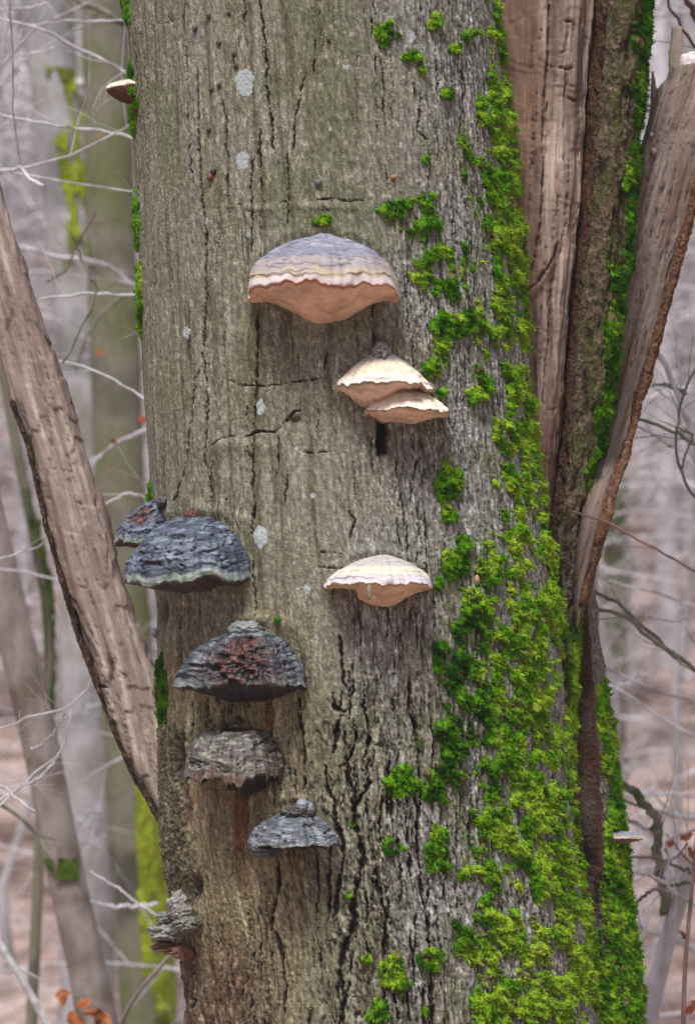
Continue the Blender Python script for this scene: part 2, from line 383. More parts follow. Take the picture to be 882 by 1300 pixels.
# furrows
cr = np.zeros(S.shape, np.float32)
LN = [
 ([(330, -30), (330, 0), (334, 27), (337, 59), (340, 88), (338, 103), (342, 133), (346, 162), (346, 183), (349, 200)], 3.2),
 ([(234, -30), (234, 0), (232, 30), (235, 59), (236, 88), (237, 133), (239, 165), (242, 203), (246, 240)], 2.6),
 ([(249, 85), (252, 180), (255, 236), (257, 257), (262, 295), (262, 340), (263, 380), (261, 424), (260, 454), (264, 483), (266, 521), (264, 557), (262, 580), (270, 620), (273, 650)], 3.6),
 ([(263, 460), (250, 483), (248, 521), (245, 545), (241, 586), (229, 625), (222, 654)], 3.0),
 ([(282, 124), (287, 153), (288, 171), (287, 189), (291, 204), (289, 230), (290, 260)], 3.0),
 ([(331, 159), (330, 189), (321, 204), (318, 230), (319, 265), (319, 298), (318, 330)], 2.6),
 ([(331, 185), (331, 240), (332, 262)], 2.0),
 ([(326, 389), (327, 440), (326, 483), (323, 551), (322, 586), (322, 625), (326, 640), (322, 657), (321, 690)], 3.6),
 ([(390, 88), (383, 112), (377, 142), (373, 177), (372, 195)], 2.8),
 ([(396, 5), (398, 32)], 2.0), ([(402, 47), (399, 83), (397, 100)], 2.0), ([(312, -10), (312, 35)], 2.2), ([(365, 190), (366, 250), (364, 290)], 2.0),
 ([(302, 40), (305, 70)], 2.0), ([(172, 0), (174, 90), (176, 200), (174, 260), (178, 330), (183, 420)], 2.6), ([(176, 215), (174, 240)], 6.5), ([(177, 270), (179, 300)], 5.0),
 ([(523, 94), (528, 118), (534, 145), (531, 165), (543, 177), (547, 203), (545, 235)], 2.8), ([(552, 71), (553, 84), (558, 106)], 3.4),
 ([(487, 65), (488, 120), (489, 170)], 2.2), ([(580, 60), (590, 110), (585, 160), (592, 230)], 2.6), ([(604, 130), (608, 190)], 2.4),
 ([(590, 230), (592, 280), (600, 330)], 3.0), ([(500, 250), (502, 300)], 2.0),
 ([(431, 800), (434, 839), (436, 863), (442, 877)], 5.0), ([(423, 880), (424, 898), (437, 904), (445, 898)], 4.6), ([(450, 858), (449, 878), (442, 885)], 4.2),
 ([(437, 904), (428, 919), (425, 945), (420, 963)], 6.0), ([(412, 972), (415, 998), (423, 1016), (427, 1045), (437, 1075), (433, 1110), (429, 1133), (423, 1174)], 6.0),
 ([(462, 870), (462, 898), (468, 922), (467, 945), (473, 963)], 4.4), ([(461, 978), (470, 992), (466, 1002), (458, 1010), (451, 1025), (449, 1045), (458, 1075), (461, 1094), (448, 1142), (449, 1177), (438, 1200), (432, 1230), (438, 1265), (434, 1310)], 6.2),
 ([(448, 913), (452, 939), (442, 963), (443, 992), (451, 1016)], 5.0),
 ([(519, 850), (521, 898), (529, 927), (533, 963), (533, 987), (535, 1016), (530, 1045), (531, 1071), (535, 1133), (544, 1177), (547, 1236), (550, 1280), (548, 1320)], 4.4),
 ([(486, 1004), (482, 1045), (482, 1075)], 3.0), ([(476, 1088), (479, 1124), (491, 1165), (488, 1200), (488, 1250), (492, 1310)], 4.6),
 ([(378, 880), (383, 927), (386, 963), (386, 1004)], 3.4), ([(352, 1083), (354, 1124), (343, 1168), (355, 1206), (361, 1250), (358, 1310)], 4.6),
 ([(400, 1075), (405, 1120), (402, 1170)], 3.0), ([(322, 700), (324, 760), (326, 800)], 2.4),
 ([(275, 263), (288, 258), (312, 260)], 2.2), ([(326, 255), (350, 258), (372, 253)], 1.7), ([(392, 256), (420, 251), (440, 255), (478, 252)], 1.9), ([(283, 270), (310, 267), (330, 270)], 1.3), ([(380, 266), (400, 263), (425, 268)], 1.3),
 ([(267, 569), (282, 557), (300, 554), (317, 554), (326, 548), (350, 548), (362, 535), (375, 522), (385, 520)], 2.6), ([(373, 575), (400, 575), (426, 572)], 2.0),
 ([(276, 486), (294, 483), (306, 489), (340, 490), (388, 483), (410, 480)], 1.8), ([(390, 487), (412, 475), (415, 440)], 2.0),
 ([(352, 548), (355, 575), (352, 610)], 2.6), ([(366, 590), (364, 620), (360, 650)], 2.4), ([(270, 590), (268, 650)], 2.2),
 ([(178, 32), (200, 30), (228, 24)], 1.6), ([(176, 268), (190, 268)], 1.6), ([(232, 780), (240, 850)], 3.0), ([(345, 905), (340, 990)], 2.2),
 ([(400, 700), (430, 702), (440, 706)], 2.0), ([(395, 720), (440, 722)], 1.6), ([(440, 640), (450, 660), (444, 690)], 2.6), ([(508, 620), (514, 660), (520, 700)], 2.2),
]
rs = np.random.default_rng(5)
def rnd(n, x0, x1, y0, y1, l0, l1, w0, w1, drift=0.1):
    for _ in range(n):
        x, y = rs.uniform(x0, x1), rs.uniform(y0, y1); l = rs.uniform(l0, l1); k = max(3, int(l / 14)); dx = np.cumsum(rs.normal(drift * 4, 1.7, k))
        LN.append(([(x + dx[i], y + l * i / (k - 1)) for i in range(k)], rs.uniform(w0, w1)))
rnd(95, 470, 715, -30, 700, 18, 110, 1.1, 2.4); rnd(70, 480, 720, 600, 1320, 25, 120, 1.4, 3.0); rnd(34, 165, 480, -30, 700, 20, 90, 0.8, 1.5)
rnd(55, 225, 420, 760, 1320, 20, 90, 1.1, 2.6, 0.0); rnd(36, 405, 540, 820, 1320, 25, 100, 1.8, 3.8); rnd(26, 236, 340, 1150, 1320, 20, 60, 2.2, 5.0, 0.0); rnd(16, 166, 190, 0, 640, 30, 130, 1.2, 2.4)
T.stamp(LN, cr, 1)
# flaking edge holes
hole = np.exp(-(((px - 228) / 7) ** 2 + ((py - 957) / 26) ** 2)) + np.exp(-(((px - 245) / 6) ** 2 + ((py - 1128) / 16) ** 2)) + 0.9 * np.exp(-(((px - 205) / 7) ** 2 + ((py - 775) / 20) ** 2))
slot = np.exp(-(((px - 485 + 2 * pn(S * 200, Z * 120, 5)) / 7.5) ** 8 + ((py - 553) / 25) ** 8)) + 0.5 * np.exp(-(((px - 373) / 8) ** 2 + ((py - 534) / 5) ** 2))
# relief
def lines(n, w): return np.clip(1 - np.abs(n) / w, 0, 1)
amod = fbm(S * 14, Z * 6, 3, 301)
net = lines(fbm(S * 62, Z * 5.5, 4, 303), 0.085) * sst(-0.25, 0.35, amod + 0.25) * zr_
net = np.maximum(net, 0.75 * lines(fbm(S * 120, Z * 17, 3, 305), 0.11) * zr_ * sst(-0.4, 0.3, -amod + 0.1))
net = np.maximum(net, 0.7 * lines(fbm(S * 40, Z * 2.2, 4, 307), 0.04) * (1 - zr_) * sst(0.0, 0.4, fbm(S * 11, Z * 5, 3, 309)))
net = np.maximum(net, 0.85 * lines(fbm(S * 46, Z * 14, 4, 311), 0.095) * sst(830, 960, py) * (1 - wood) * (1 - sst(480, 545, px + 20 * amod)))
net = np.maximum(net, 0.8 * lines(fbm(S * 75, Z * 6, 4, 313), 0.075) * wood * sst(-0.2, 0.3, amod))
net = (net * T.front).astype(np.float32)
long1 = fbm(S * 22, Z * 2.4, 3, 31); long2 = 1 - np.abs(fbm(S * 95, Z * 9, 4, 37)) * 2; fine = fbm(S * 260, Z * 200, 3, 41); hor = fbm(S * 60, Z * 330, 3, 43)
plates = fbm(S * 48, Z * 22, 4, 47)
D = 0.006 * fbm(S * 5, Z * 2.2, 2, 51) + 0.0022 * long1
D += zr_ * (0.0022 * (long2 - 0.4) + 0.0017 * fine) + (1 - zr_) * (0.0007 * fine + 0.0003 * hor) - (0.0030 + 0.0025 * sst(830, 960, py)) * net
fl1 = fbm(S * 175, Z * 48, 3, 381)
D += zr_ * 0.0016 * fl1
D += wood * (0.0030 * (1 - np.abs(fbm(S * 70, Z * 5, 4, 55)) * 2) + 0.0012 * fine) - 0.004 * wood
lowm = sst(780, 950, py) * (1 - wood)
D += lowm * 0.0042 * plates
D -= 0.005 * flake * lines(fbm(S * 70, Z * 34, 3, 337), 0.12)
D += flake * (0.004 + 0.004 * plates + 0.0016 * fine) + rot * (0.009 * fbm(S * 40, Z * 18, 4, 57) - 0.003)
D -= cr * (0.006 + 0.005 * lowm) ; D += 0.0018 * np.exp(-((cr - 0.14) / 0.10) ** 2)
D -= 0.016 * np.clip(hole, 0, 1) + 0.02 * np.clip(slot, 0, 1)
D += 0.0035 * np.exp(-((py - 566) / 9) ** 2 - ((px - 300) / 45) ** 2) + 0.0022 * np.clip(0.6 + 1.2 * fbm(S * 25, Z * 0, 3, 361), 0, 1.2) * np.exp(-((py - 262 + 5 * fbm(S * 18, Z * 0, 3, 363)) / 4) ** 2) * sst(270, 285, px) * (1 - sst(460, 485, px))
for (fx, fy, fa, fb) in [(412, 352, 96, 62), (490, 485, 62, 58), (481, 738, 66, 40), (250, 705, 86, 60), (312, 840, 84, 58), (301, 965, 66, 58), (373, 1052, 56, 40)]:
    dd_ = np.hypot((px - fx) / fa, (py - fy) / fb); D += (0.0035 + 0.004 * plates) * np.exp(-((dd_ - 0.98) / 0.13) ** 2) * sst(1.1, 0.2, (py - fy) / fb)
D[~T.front] = 0.004
flare = np.where(low, 0.16 * np.clip((1.07 - T.zr) / 1.1, 0, 1) ** 2.5, 0)[:, None] * (1 + 0.35 * np.sin(T.th * 5 + 0.7))[None]
D = D + flare
taper = np.where(T.zr > 2.7, -0.016 * (T.zr - 2.7), 0)[:, None]
D = (D + taper).astype(np.float32)
T.finish(D)
# colour (pigment only)
v1 = fbm(S * 7, Z * 4, 4, 61); v2 = fbm(S * 40, Z * 26, 3, 67); v3 = fbm(S * 150, Z * 60, 3, 71); pep = pn(S * 420, Z * 330, 73)
cL = mix(np.broadcast_to(lin(136, 132, 114), D.shape + (3,)), lin(118, 118, 92), sst(-0.1, 0.5, v1 + 0.6 * np.exp(-((px - 430) / 55) ** 2) * (1 - sst(250, 420, py))))
cL = mix(cL, lin(166, 158, 142), sst(0.1, 0.7, v2) * 0.6); stk = fbm(S * 85, Z * 4.5, 4, 335); cL = mix(cL, lin(86, 78, 60), sst(0.08, 0.55, stk) * 0.65); cL = mix(cL, lin(168, 164, 158), sst(0.2, 0.7, -stk) * 0.4)
cL = mix(cL, lin(150, 140, 138), 0.5 * np.exp(-((px - 247) / 9) ** 2) * (1 - sst(330, 420, py)))
cR = mix(np.broadcast_to(lin(142, 140, 132), D.shape + (3,)), lin(184, 181, 176), sst(0.05, 0.65, v3))
cR = mix(cR, lin(98, 86, 74), sst(0.15, 0.75, -v3 - 0.5 * (long2 - 0.3)))
cR = mix(cR, lin(128, 122, 96), 0.55 * sst(0, 0.5, v1))
C = mix(cL, cR, zr_)
C = mix(C, mix(mix(np.broadcast_to(lin(142, 132, 104), D.shape + (3,)), lin(172, 162, 134), sst(0, 0.6, fbm(S * 80, Z * 7, 3, 77))), lin(118, 84, 58), sst(0.12, 0.6, fbm(S * 45, Z * 4, 4, 79))), wood)
C = mix(C, mix(np.broadcast_to(lin(120, 116, 92), D.shape + (3,)), lin(152, 150, 128), sst(0, 0.5, v2)), lowm * (1 - sst(470, 540, px)) * 0.8)
C = mix(C, mix(np.broadcast_to(lin(100, 92, 74), D.shape + (3,)), lin(134, 128, 108), sst(0, 0.5, plates)), flake * 0.85); C = mix(C, lin(48, 38, 30), flake * lines(fbm(S * 70, Z * 34, 3, 337), 0.12)); C = mix(C, mix(np.broadcast_to(lin(92, 70, 54), D.shape + (3,)), lin(142, 130, 110), sst(0.0, 0.5, v3)), rot * 0.8)
C = mix(C, lin(84, 92, 58), 0.45 * sst(0.25, 0.7, fbm(S * 16, Z * 10, 4, 83)) * (1 - wood))           # thin algae film
drip = np.exp(-((px - 326) / 7) ** 2) * sst(385, 400, py) * (1 - sst(690, 740, py)) * 0.7
C = mix(C, lin(96, 90, 58), drip)
red = np.exp(-((px - 315) / 30) ** 2 - ((py - 1000) / 60) ** 2) + np.exp(-((px - 258) / 14) ** 2 - ((py - 815) / 45) ** 2) + np.exp(-((px - 262) / 20) ** 2 - ((py - 1035) / 40) ** 2) + np.exp(-((px - 290) / 60) ** 2 - ((py - 1240) / 50) ** 2)
C = mix(C, lin(88, 56, 40), np.clip(red, 0, 1) * sst(-0.1, 0.5, fbm(S * 70, Z * 8, 3, 87)) * 0.5)
g5 = fbm(S * 300, Z * 240, 2, 315); g6 = fbm(S * 130, Z * 110, 3, 317); sp_ = sst(0.42, 0.7, pn(S * 360, Z * 300, 319)) - 0.8 * sst(0.40, 0.7, pn(S * 340, Z * 280, 321))
fl1 = fbm(S * 175, Z * 48, 3, 381); fl2 = fbm(S * 210, Z * 95, 3, 383)
C = C * np.exp(zr_ * (0.75 * fl1 + 0.35 * fl2) + (1 - zr_) * (0.40 * fl1 + 0.55 * fl2))[..., None]
C = mix(C, lin(196, 193, 190), 0.55 * zr_ * sst(0.34, 0.6, fbm(S * 150, Z * 60, 3, 385)))
gm = np.clip(0.75 + 0.7 * fbm(S * 12, Z * 7, 3, 351), 0.3, 1.4)
C = C * np.exp(gm * (0.30 * pep + 0.07 * hor * (1 - zr_) + 0.30 * g5 + 0.60 * sp_) + 0.24 * g6 - 0.06)[..., None]
C = mix(C, lin(96, 72, 56), 0.7 * lines(fbm(S * 95, Z * 3.4, 4, 353), 0.05) * (1 - zr_) * (1 - wood) * sst(-0.1, 0.35, fbm(S * 16, Z * 5, 3, 355)))
C = mix(C, lin(52, 43, 36), sst(0.15, 0.7, net) * 0.9)
C = mix(C, lin(176, 168, 150), 0.30 * np.exp(-((cr - 0.08) / 0.05) ** 2)); C = mix(C, lin(40, 31, 25), sst(0.15, 0.6, cr) * 0.95)
C = mix(C, lin(40, 30, 24), np.clip(hole + slot, 0, 1))
C = 0.125 * (np.maximum(C, 1e-4) / 0.17) ** 1.18 * np.array([0.97, 0.99, 1.03], np.float32)
C = np.clip(C, 0.008, 0.8)
# moss on the trunk
hueT = 0.44 + 0.34 * sst(560, 680, px) - 0.3 * np.exp(-((py - 965) / 40) ** 2 - ((px - 600) / 60) ** 2) - 0.25 * sst(700, 820, py) * (1 - sst(880, 1000, py)) * (1 - sst(600, 650, px)) + 0.1 * sst(1150, 1200, py)
BAND = np.array([(-60, 618, 636), (0, 614, 634), (100, 612, 646), (150, 600, 654), (180, 584, 658), (250, 598, 662), (300, 606, 668), (350, 612, 670), (400, 602, 672), (450, 594, 678), (500, 604, 682),
        (550, 614, 686), (600, 622, 692), (650, 622, 700), (690, 606, 712), (720, 592, 716), (750, 582, 722), (800, 556, 722), (850, 556, 722), (900, 566, 724), (940, 536, 728), (975, 540, 730), (1010, 572, 732),
        (1050, 584, 738), (1100, 588, 744), (1130, 604, 750), (1160, 580, 756), (1190, 556, 760), (1250, 582, 764), (1310, 590, 770), (1360, 590, 772)], float)
bl = np.interp(py, BAND[:, 0], BAND[:, 1]); br = np.interp(py, BAND[:, 0], BAND[:, 2])
bn = fbm(S * 28, Z * 16, 4, 91); bn2 = fbm(S * 75, Z * 40, 3, 93)
br = br - 6
band = np.minimum((px - bl) / 30, (br - px) / 30 + 0.25)
cover = 0.68 + 0.17 * sst(680, 800, py) + 0.2 * np.exp(-((py - 250) / 70) ** 2) + 0.05 * (1 - sst(150, 200, py))
bn3 = fbm(S * 34, Z * 44, 3, 343)
mk = np.clip(np.minimum(band, 0.7) * 0.8 - 0.42 + 1.05 * bn + 0.55 * bn2 + 0.6 * bn3 + (cover - 0.7), 0, 1) * sst(-0.45, 0.05, band) * T.front
gap = np.exp(-((px - 648) / 22) ** 2 - ((py - 1145) / 14) ** 2) + np.exp(-((px - 575) / 14) ** 2 - ((py - 1060) / 50) ** 2)
mk = mk * (1 - 0.8 * sst(600, 720, py) * sst(-44, -16, px - br) * sst(-0.2, 0.25, fbm(S * 20, Z * 5, 3, 341) + 0.05))
mk = np.clip(mk - 1.2 * gap - 0.5 * sst(0.3, 0.7, cr), 0, 1)
PATCH = [(490, 43, 15, 20, 0), (550, 28, 9, 12, 0), (593, 43, 9, 8, 0), (521, 71, 14, 9, 0), (575, 60, 8, 6, 0), (534, 88, 5, 10, 0), (565, 120, 10, 8, 0), (528, 272, 33, 28, 0.45), (493, 268, 15, 13, 0), (540, 202, 5, 5, 0),
         (562, 345, 33, 36, 0.42), (408, 279, 12, 8, 0), (578, 412, 30, 20, 0), (562, 440, 12, 18, 0), (548, 466, 13, 15, 0), (560, 498, 10, 7, 0), (602, 500, 14, 12, 0), (568, 612, 17, 28, 0), (570, 652, 12, 16, 0), (591, 688, 13, 14, 0), (578, 715, 20, 22, 0), (556, 740, 8, 10, 0),
         (512, 992, 24, 24, 0.1), (551, 1000, 20, 24, 0), (552, 1082, 18, 32, 0), (499, 1074, 17, 12, 0.35), (560, 1060, 10, 12, 0), (500, 1236, 20, 28, 0), (545, 1215, 18, 18, 0), (480, 1285, 18, 22, 0), (540, 1285, 8, 9, 0), (353, 787, 5, 5, 0), (446, 1047, 6, 5, 0), (590, 1110, 8, 8, 0), (444, 1136, 6, 4, 0), (465, 1215, 7, 8, 0)]
EDGE = [(165, 128, 9, 46, 0), (170, 285, 6, 36, 0), (176, 385, 6, 52, 0), (203, 876, 8, 40, 0), (190, 640, 4, 26, 0), (160, 10, 6, 20, 0)]
pm = []
for k, (cx, cy, rx, ry, ring) in enumerate(PATCH + EDGE):
    d = np.hypot((px - cx) / rx, (py - cy) / ry)
    q = np.clip(1.08 - d + 0.55 * bn2 + 0.35 * bn, 0, 1)
    if ring: q = np.clip(q - 1.3 * np.exp(-((d / ring) ** 2)), 0, 1)
    q = q * T.front * (d < 1.7)
    if k < len(PATCH): q = q * (mk < 0.15)
    pm.append(q)
allm = np.maximum(mk, np.max(pm, 0))
film = sst(-0.9, 0.3, band) * sst(-0.35, 0.35, bn + 0.5 * bn3) * T.front
C = mix(C, lin(86, 98, 44), 0.55 * film)
C = mix(C, lin(66, 62, 40), sst(0.0, 0.3, allm) * 0.7)
link('trunk', T.mesh('trunk', C), M['bark'], tree)
link('moss', moss_mesh('moss', T, mk, 101, 0.0052, 0.5, hueT), M['moss'], tree, kind='stuff', label='broad band of bright green moss down the side of the trunk')
for k, q in enumerate(pm):
    if (q > 0.05).sum() > 12:
        link('moss_patch', moss_mesh('moss_patch', T, q, 200 + k, 0.0042 if k < len(PATCH) else 0.0024, 0.5, hueT, 0.85 if k < len(PATCH) else 0.6), M['moss'], tree)
# pale lichen crusts, each its own part
def lichen(cx, cy, rx, ry, seed):
    ri, ci = T.index(np.array([cx, cx - 2 * rx, cx + 2 * rx, cx, cx]), np.array([cy, cy, cy, cy - 2 * ry, cy + 2 * ry]))
    r0, r1, c0, c1 = int(ri.min()) - 1, int(ri.max()) + 2, int(ci.min()) - 1, int(ci.max()) + 2
    a_, b_ = T.px[r0:r1, c0:c1], T.py[r0:r1, c0:c1]; s_, z_ = T.S[r0:r1, c0:c1], T.Z[r0:r1, c0:c1]
    q = 1 - np.hypot((a_ - cx) / rx, (b_ - cy) / ry) + 0.28 * fbm(s_ * 130, z_ * 130, 3, seed)
    h_ = 0.0012 * sst(-0.1, 0.15, q) - 0.0006 + 0.0004 * pn(s_ * 420, z_ * 420, seed)
    V = (T.Pd[r0:r1, c0:c1] + T.N[r0:r1, c0:c1] * h_[..., None]).reshape(-1, 3)
    cl_ = lin(160, 166, 166) * (1 + 0.45 * fbm(s_ * 260, z_ * 260, 3, seed + 5))[..., None]
    V, F, cl_ = compact(V, grid_faces(*q.shape), (q > -0.02).ravel(), cl_.reshape(-1, 3))
    if len(F): link('lichen_spot', raw_mesh('lichen_spot', V, F, cl_), M['lichen'], tree)
for k, a in enumerate([(312, 104, 13, 18), (308, 204, 9, 13), (239, 422, 5, 9), (331, 517, 6, 11), (332, 682, 9, 16), (390, 748, 5, 8), (500, 864, 6, 9), (522, 47, 6, 9), (627, 171, 3, 8), (312, 152, 3, 4), (337, 150, 2.5, 3),
                       (314, 297, 3, 5), (419, 164, 3, 4), (262, 280, 3, 5), (377, 570, 3, 4), (398, 630, 4, 5), (418, 163, 2, 4), (509, 184, 3, 5), (441, 85, 3, 4)]):
    lichen(*a, 300 + k)

# ---- broken second stem: torn wood, bark ridge, splintered slab, lower stem
def shade(Tb, base, dark, light, seed, fs=60, fz=3.0):
    S, Z = Tb.S, Tb.Z
    a_ = fbm(S * fs, Z * fz, 4, seed); b_ = fbm(S * 9, Z * 5, 3, seed + 4)
    c = mix(np.broadcast_to(base, S.shape + (3,)), light, sst(0.0, 0.7, a_ + 0.4 * b_)); c = mix(c, dark, sst(0.1, 0.75, -a_ - 0.35 * b_))
    return c
def dark_flecks(Tb, C, seed, fs=70, fz=18, th=0.42, col=(78, 58, 52)):
    f = sst(th, th + 0.15, fbm(Tb.S * fs, Tb.Z * fz, 3, seed)); return mix(C, lin(*col), f * 0.75), f

stem = empty('broken_stem'); stem.parent = tree
A = Tube([(-60, 540, 762), (0, 545, 757), (80, 548, 751), (150, 550, 745), (220, 555, 740), (280, 560, 735), (350, 570, 727), (420, 580, 721), (500, 590, 717), (560, 598, 712), (640, 612, 704), (700, 625, 699), (760, 640, 704), (800, 650, 706)],
         0.17, 0.13, n=3.2, dz=0.0022, ds=0.0020, zhigh=4.4)
S, Z, px, py = A.S, A.Z, A.px, A.py
ca = np.zeros(S.shape, np.float32)
LA = [([(662, 380), (668, 368), (680, 360), (690, 345), (703, 322), (706, 300)], 5), ([(690, 200), (688, 260), (682, 300), (672, 350)], 4), ([(700, 0), (696, 70), (690, 140), (688, 200)], 3), ([(690, 520), (705, 520), (712, 516)], 4),
      ([(707, 30), (722, 27), (728, 34)], 4), ([(700, 84), (715, 88), (733, 84)], 3.4), ([(716, 122), (728, 128), (742, 126)], 3.2), ([(704, 70), (715, 66), (730, 66)], 2.2), ([(705, 110), (730, 110)], 2.0), ([(705, 330), (698, 400), (692, 470), (690, 520)], 2.6), ([(720, 200), (715, 290), (708, 330)], 2.2)]
for _ in range(40):
    x = rs.uniform(645, 745); y = rs.uniform(0, 700); LA.append(([(x, y), (x - 6, y + rs.uniform(30, 120))], rs.uniform(0.8, 1.7)))
A.stamp(LA, ca, 3, jit=0.8)
ridge = fbm(S * 45, Z * 2.0, 4, 130)
step = np.floor(fbm(S * 12, Z * 14, 2, 133) * 3) / 3
Da = 0.010 * fbm(S * 8, Z * 1.2, 3, 128) + 0.006 * ridge + 0.0035 * step - 0.004 * lines(fbm(S * 75, Z * 2.2, 4, 399), 0.05) + 0.0024 * (0.5 - np.abs(fbm(S * 110, Z * 5, 3, 131))) + 0.0012 * fbm(S * 180, Z * 30, 3, 132) - 0.008 * ca - 0.012 * np.exp(-((px - (700 - 0.02 * py)) / 7) ** 2) * (1 - sst(250, 330, py))
Da += 0.010 * sst(0, 12, (703 - px) * 0.8 - (py - 300) * 0.45 + 20) * sst(180, 300, py) * (1 - sst(374, 380, py + 8 * ridge)) * (1 - sst(700, 712, px))
A.finish(Da.astype(np.float32))
Ca = shade(A, lin(134, 116, 104), lin(92, 75, 65), lin(176, 159, 146), 135); Ca = Ca * np.exp(0.30 * fbm(S * 260, Z * 14, 3, 323) + 0.05 * fbm(S * 60, Z * 160, 2, 325))[..., None]; Ca = mix(Ca, lin(112, 84, 68), sst(0, 1, (700 - 0.03 * py - px) / 22) * 0.75); Ca = mix(Ca, lin(112, 84, 72), sst(400, 600, py) * 0.7)
Ca = Ca * np.exp(0.35 * fbm(S * 380, Z * 9, 2, 395) + 0.3 * fbm(S * 30, Z * 6, 4, 397))[..., None]; Ca = mix(Ca, lin(70, 50, 42), 0.8 * lines(fbm(S * 75, Z * 2.2, 4, 399), 0.05) * sst(-0.1, 0.4, fbm(S * 14, Z * 4, 3, 401))); Ca = mix(Ca, lin(58, 42, 34), sst(0.2, 0.8, ca) * 0.9)
Ca = mix(Ca, lin(92, 62, 50), sst(0, 1, (px - (np.interp(py, [0, 150, 280, 420, 560, 700], [752, 740, 730, 716, 707, 694]))) / 5) * 0.8)
link('torn_wood', A.mesh('torn_wood', Ca), M['wood'], stem, label='brown torn wood face of the broken stem')

B = Tube([(-60, 756, 824), (0, 751, 820), (60, 748, 818), (120, 742, 812), (180, 737, 805), (240, 732, 801), (300, 728, 796), (360, 722, 789), (420, 716, 782), (480, 712, 776), (540, 708, 766), (590, 703, 757), (640, 698, 746), (700, 693, 738), (760, 697, 730), (820, 702, 727), (880, 705, 725), (920, 706, 722)],
         0.135, 0.085, n=2.2, dz=0.0019, ds=0.0018, zhigh=4.2, front=(-30, 210))
S, Z, px, py = B.S, B.Z, B.px, B.py
rb = fbm(S * 40, Z * 22, 4, 140); rb2 = 1 - np.abs(fbm(S * 70, Z * 14, 4, 142)) * 2; rb3 = fbm(S * 170, Z * 110, 3, 144)
uu = (px - np.interp(py, [0, 150, 300, 420, 560, 700, 900], [757, 745, 734, 722, 712, 699, 711])) / np.interp(py, [0, 300, 560, 700, 900], [63, 62, 50, 39, 12])
Db = 0.006 * rb + 0.005 * (rb2 - 0.4) + 0.0024 * rb3 - 0.012 * np.exp(-((uu - 0.12) / 0.1) ** 2) * sst(-0.3, 0.3, rb + 0.2)
B.finish(Db.astype(np.float32))
Cb = mix(np.broadcast_to(lin(92, 80, 64), S.shape + (3,)), lin(130, 114, 90), sst(0, 0.6, rb3 + 0.3 * rb)); Cb = mix(Cb, lin(46, 37, 31), sst(0.05, 0.5, -rb)); Cb = mix(Cb, lin(72, 82, 34), 0.6 * sst(0.0, 0.5, fbm(S * 30, Z * 14, 4, 371) + 0.3 * sst(0.3, 1, uu))); Cb = mix(Cb, lin(78, 44, 32), np.exp(-((uu - 0.04) / 0.06) ** 2) * 0.8)
Cb = mix(Cb, lin(132, 128, 122), 0.5 * sst(0.3, 0.6, fbm(S * 50, Z * 12, 3, 146)) * sst(600, 660, py))
link('bark', B.mesh('bark', Cb), M['rough'], stem, label='rough dark bark ridge beside the torn wood')
mb = np.clip(0.75 * sst(0.2, 1.0, uu) - 0.76 + 0.75 * fbm(S * 26, Z * 12, 4, 148) + 0.3 * rb3 + 0.12 * sst(560, 700, py) + 0.5 * sst(0.75, 1.0, uu), 0, 1) * B.front * (uu > 0.05) * (uu < 1.25)
link('moss', moss_mesh('moss', B, mb, 150, 0.0030, 0.4, 0.26 + 0.35 * sst(600, 700, py)), M['moss'], stem, kind='stuff')

# lower stem
Dn = Tube([(690, 600, 742), (740, 600, 748), (760, 600, 752), (800, 600, 757), (850, 600, 765), (900, 600, 771), (950, 600, 776), (1000, 600, 780), (1060, 600, 787), (1150, 600, 796), (1230, 600, 806), (1300, 600, 813), (1350, 600, 818)],
          0.20, 0.12, zfine=(1.07, 1.80), zlow=-0.1, dz=0.0019, ds=0.0018)
S, Z, px, py = Dn.S, Dn.Z, Dn.px, Dn.py
gl = np.interp(py, [740, 800, 900, 1000, 1100, 1180], [722, 716, 712, 718, 726, 740]); gr = np.interp(py, [740, 770, 800, 900, 1000, 1100, 1180], [742, 738, 739, 747, 754, 757, 752])
rb = fbm(S * 36, Z * 18, 4, 160); rb2 = 1 - np.abs(fbm(S * 80, Z * 10, 4, 162)) * 2; rb3 = fbm(S * 170, Z * 110, 3, 164)
gash = sst(-3, 4, px - gl) * sst(-3, 4, gr - px + 4 * rb) * (1 - sst(1140, 1190, py)) * sst(690, 720, py) * Dn.front
lip = np.exp(-((px - gr - 2) / 4) ** 2) * (1 - sst(1150, 1190, py))
cd = np.zeros(S.shape, np.float32)
Dn.stamp([([(752, 1060), (757, 1130), (760, 1180), (764, 1230)], 6), ([(716, 800), (742, 798)], 3)] + [([(x, y), (x + 5, y + 60)], 2.4) for x, y in zip(rs.uniform(756, 800, 18), rs.uniform(800, 1280, 18))], cd, 7)
Dd = 0.006 * rb + 0.005 * (rb2 - 0.4) * (1 - gash) + 0.002 * rb3 - gash * 0.020 + 0.006 * lip + gash * 0.006 * fbm(S * 110, Z * 3, 3, 165) - 0.008 * cd
fl = np.where(Dn.zr < 1.07, 0.12 * np.clip((1.07 - Dn.zr) / 1.1, 0, 1) ** 2, 0)[:, None]
Dn.finish((Dd + fl).astype(np.float32))
Cd = mix(np.broadcast_to(lin(118, 112, 100), S.shape + (3,)), lin(168, 164, 160), sst(0, 0.6, rb3)); Cd = mix(Cd, lin(60, 50, 42), sst(0.2, 0.7, -rb2 * 0.6 - rb))
Cd = mix(Cd, shade(Dn, lin(92, 72, 62), lin(50, 37, 32), lin(138, 114, 100), 166, 110, 2.5), gash); Cd = mix(Cd, lin(78, 46, 34), np.clip(lip, 0, 1) * 0.9); Cd = mix(Cd, lin(44, 34, 28), sst(0.25, 0.8, cd) * 0.9)
link('lower_trunk', Dn.mesh('lower_trunk', Cd), M['rough'], stem)
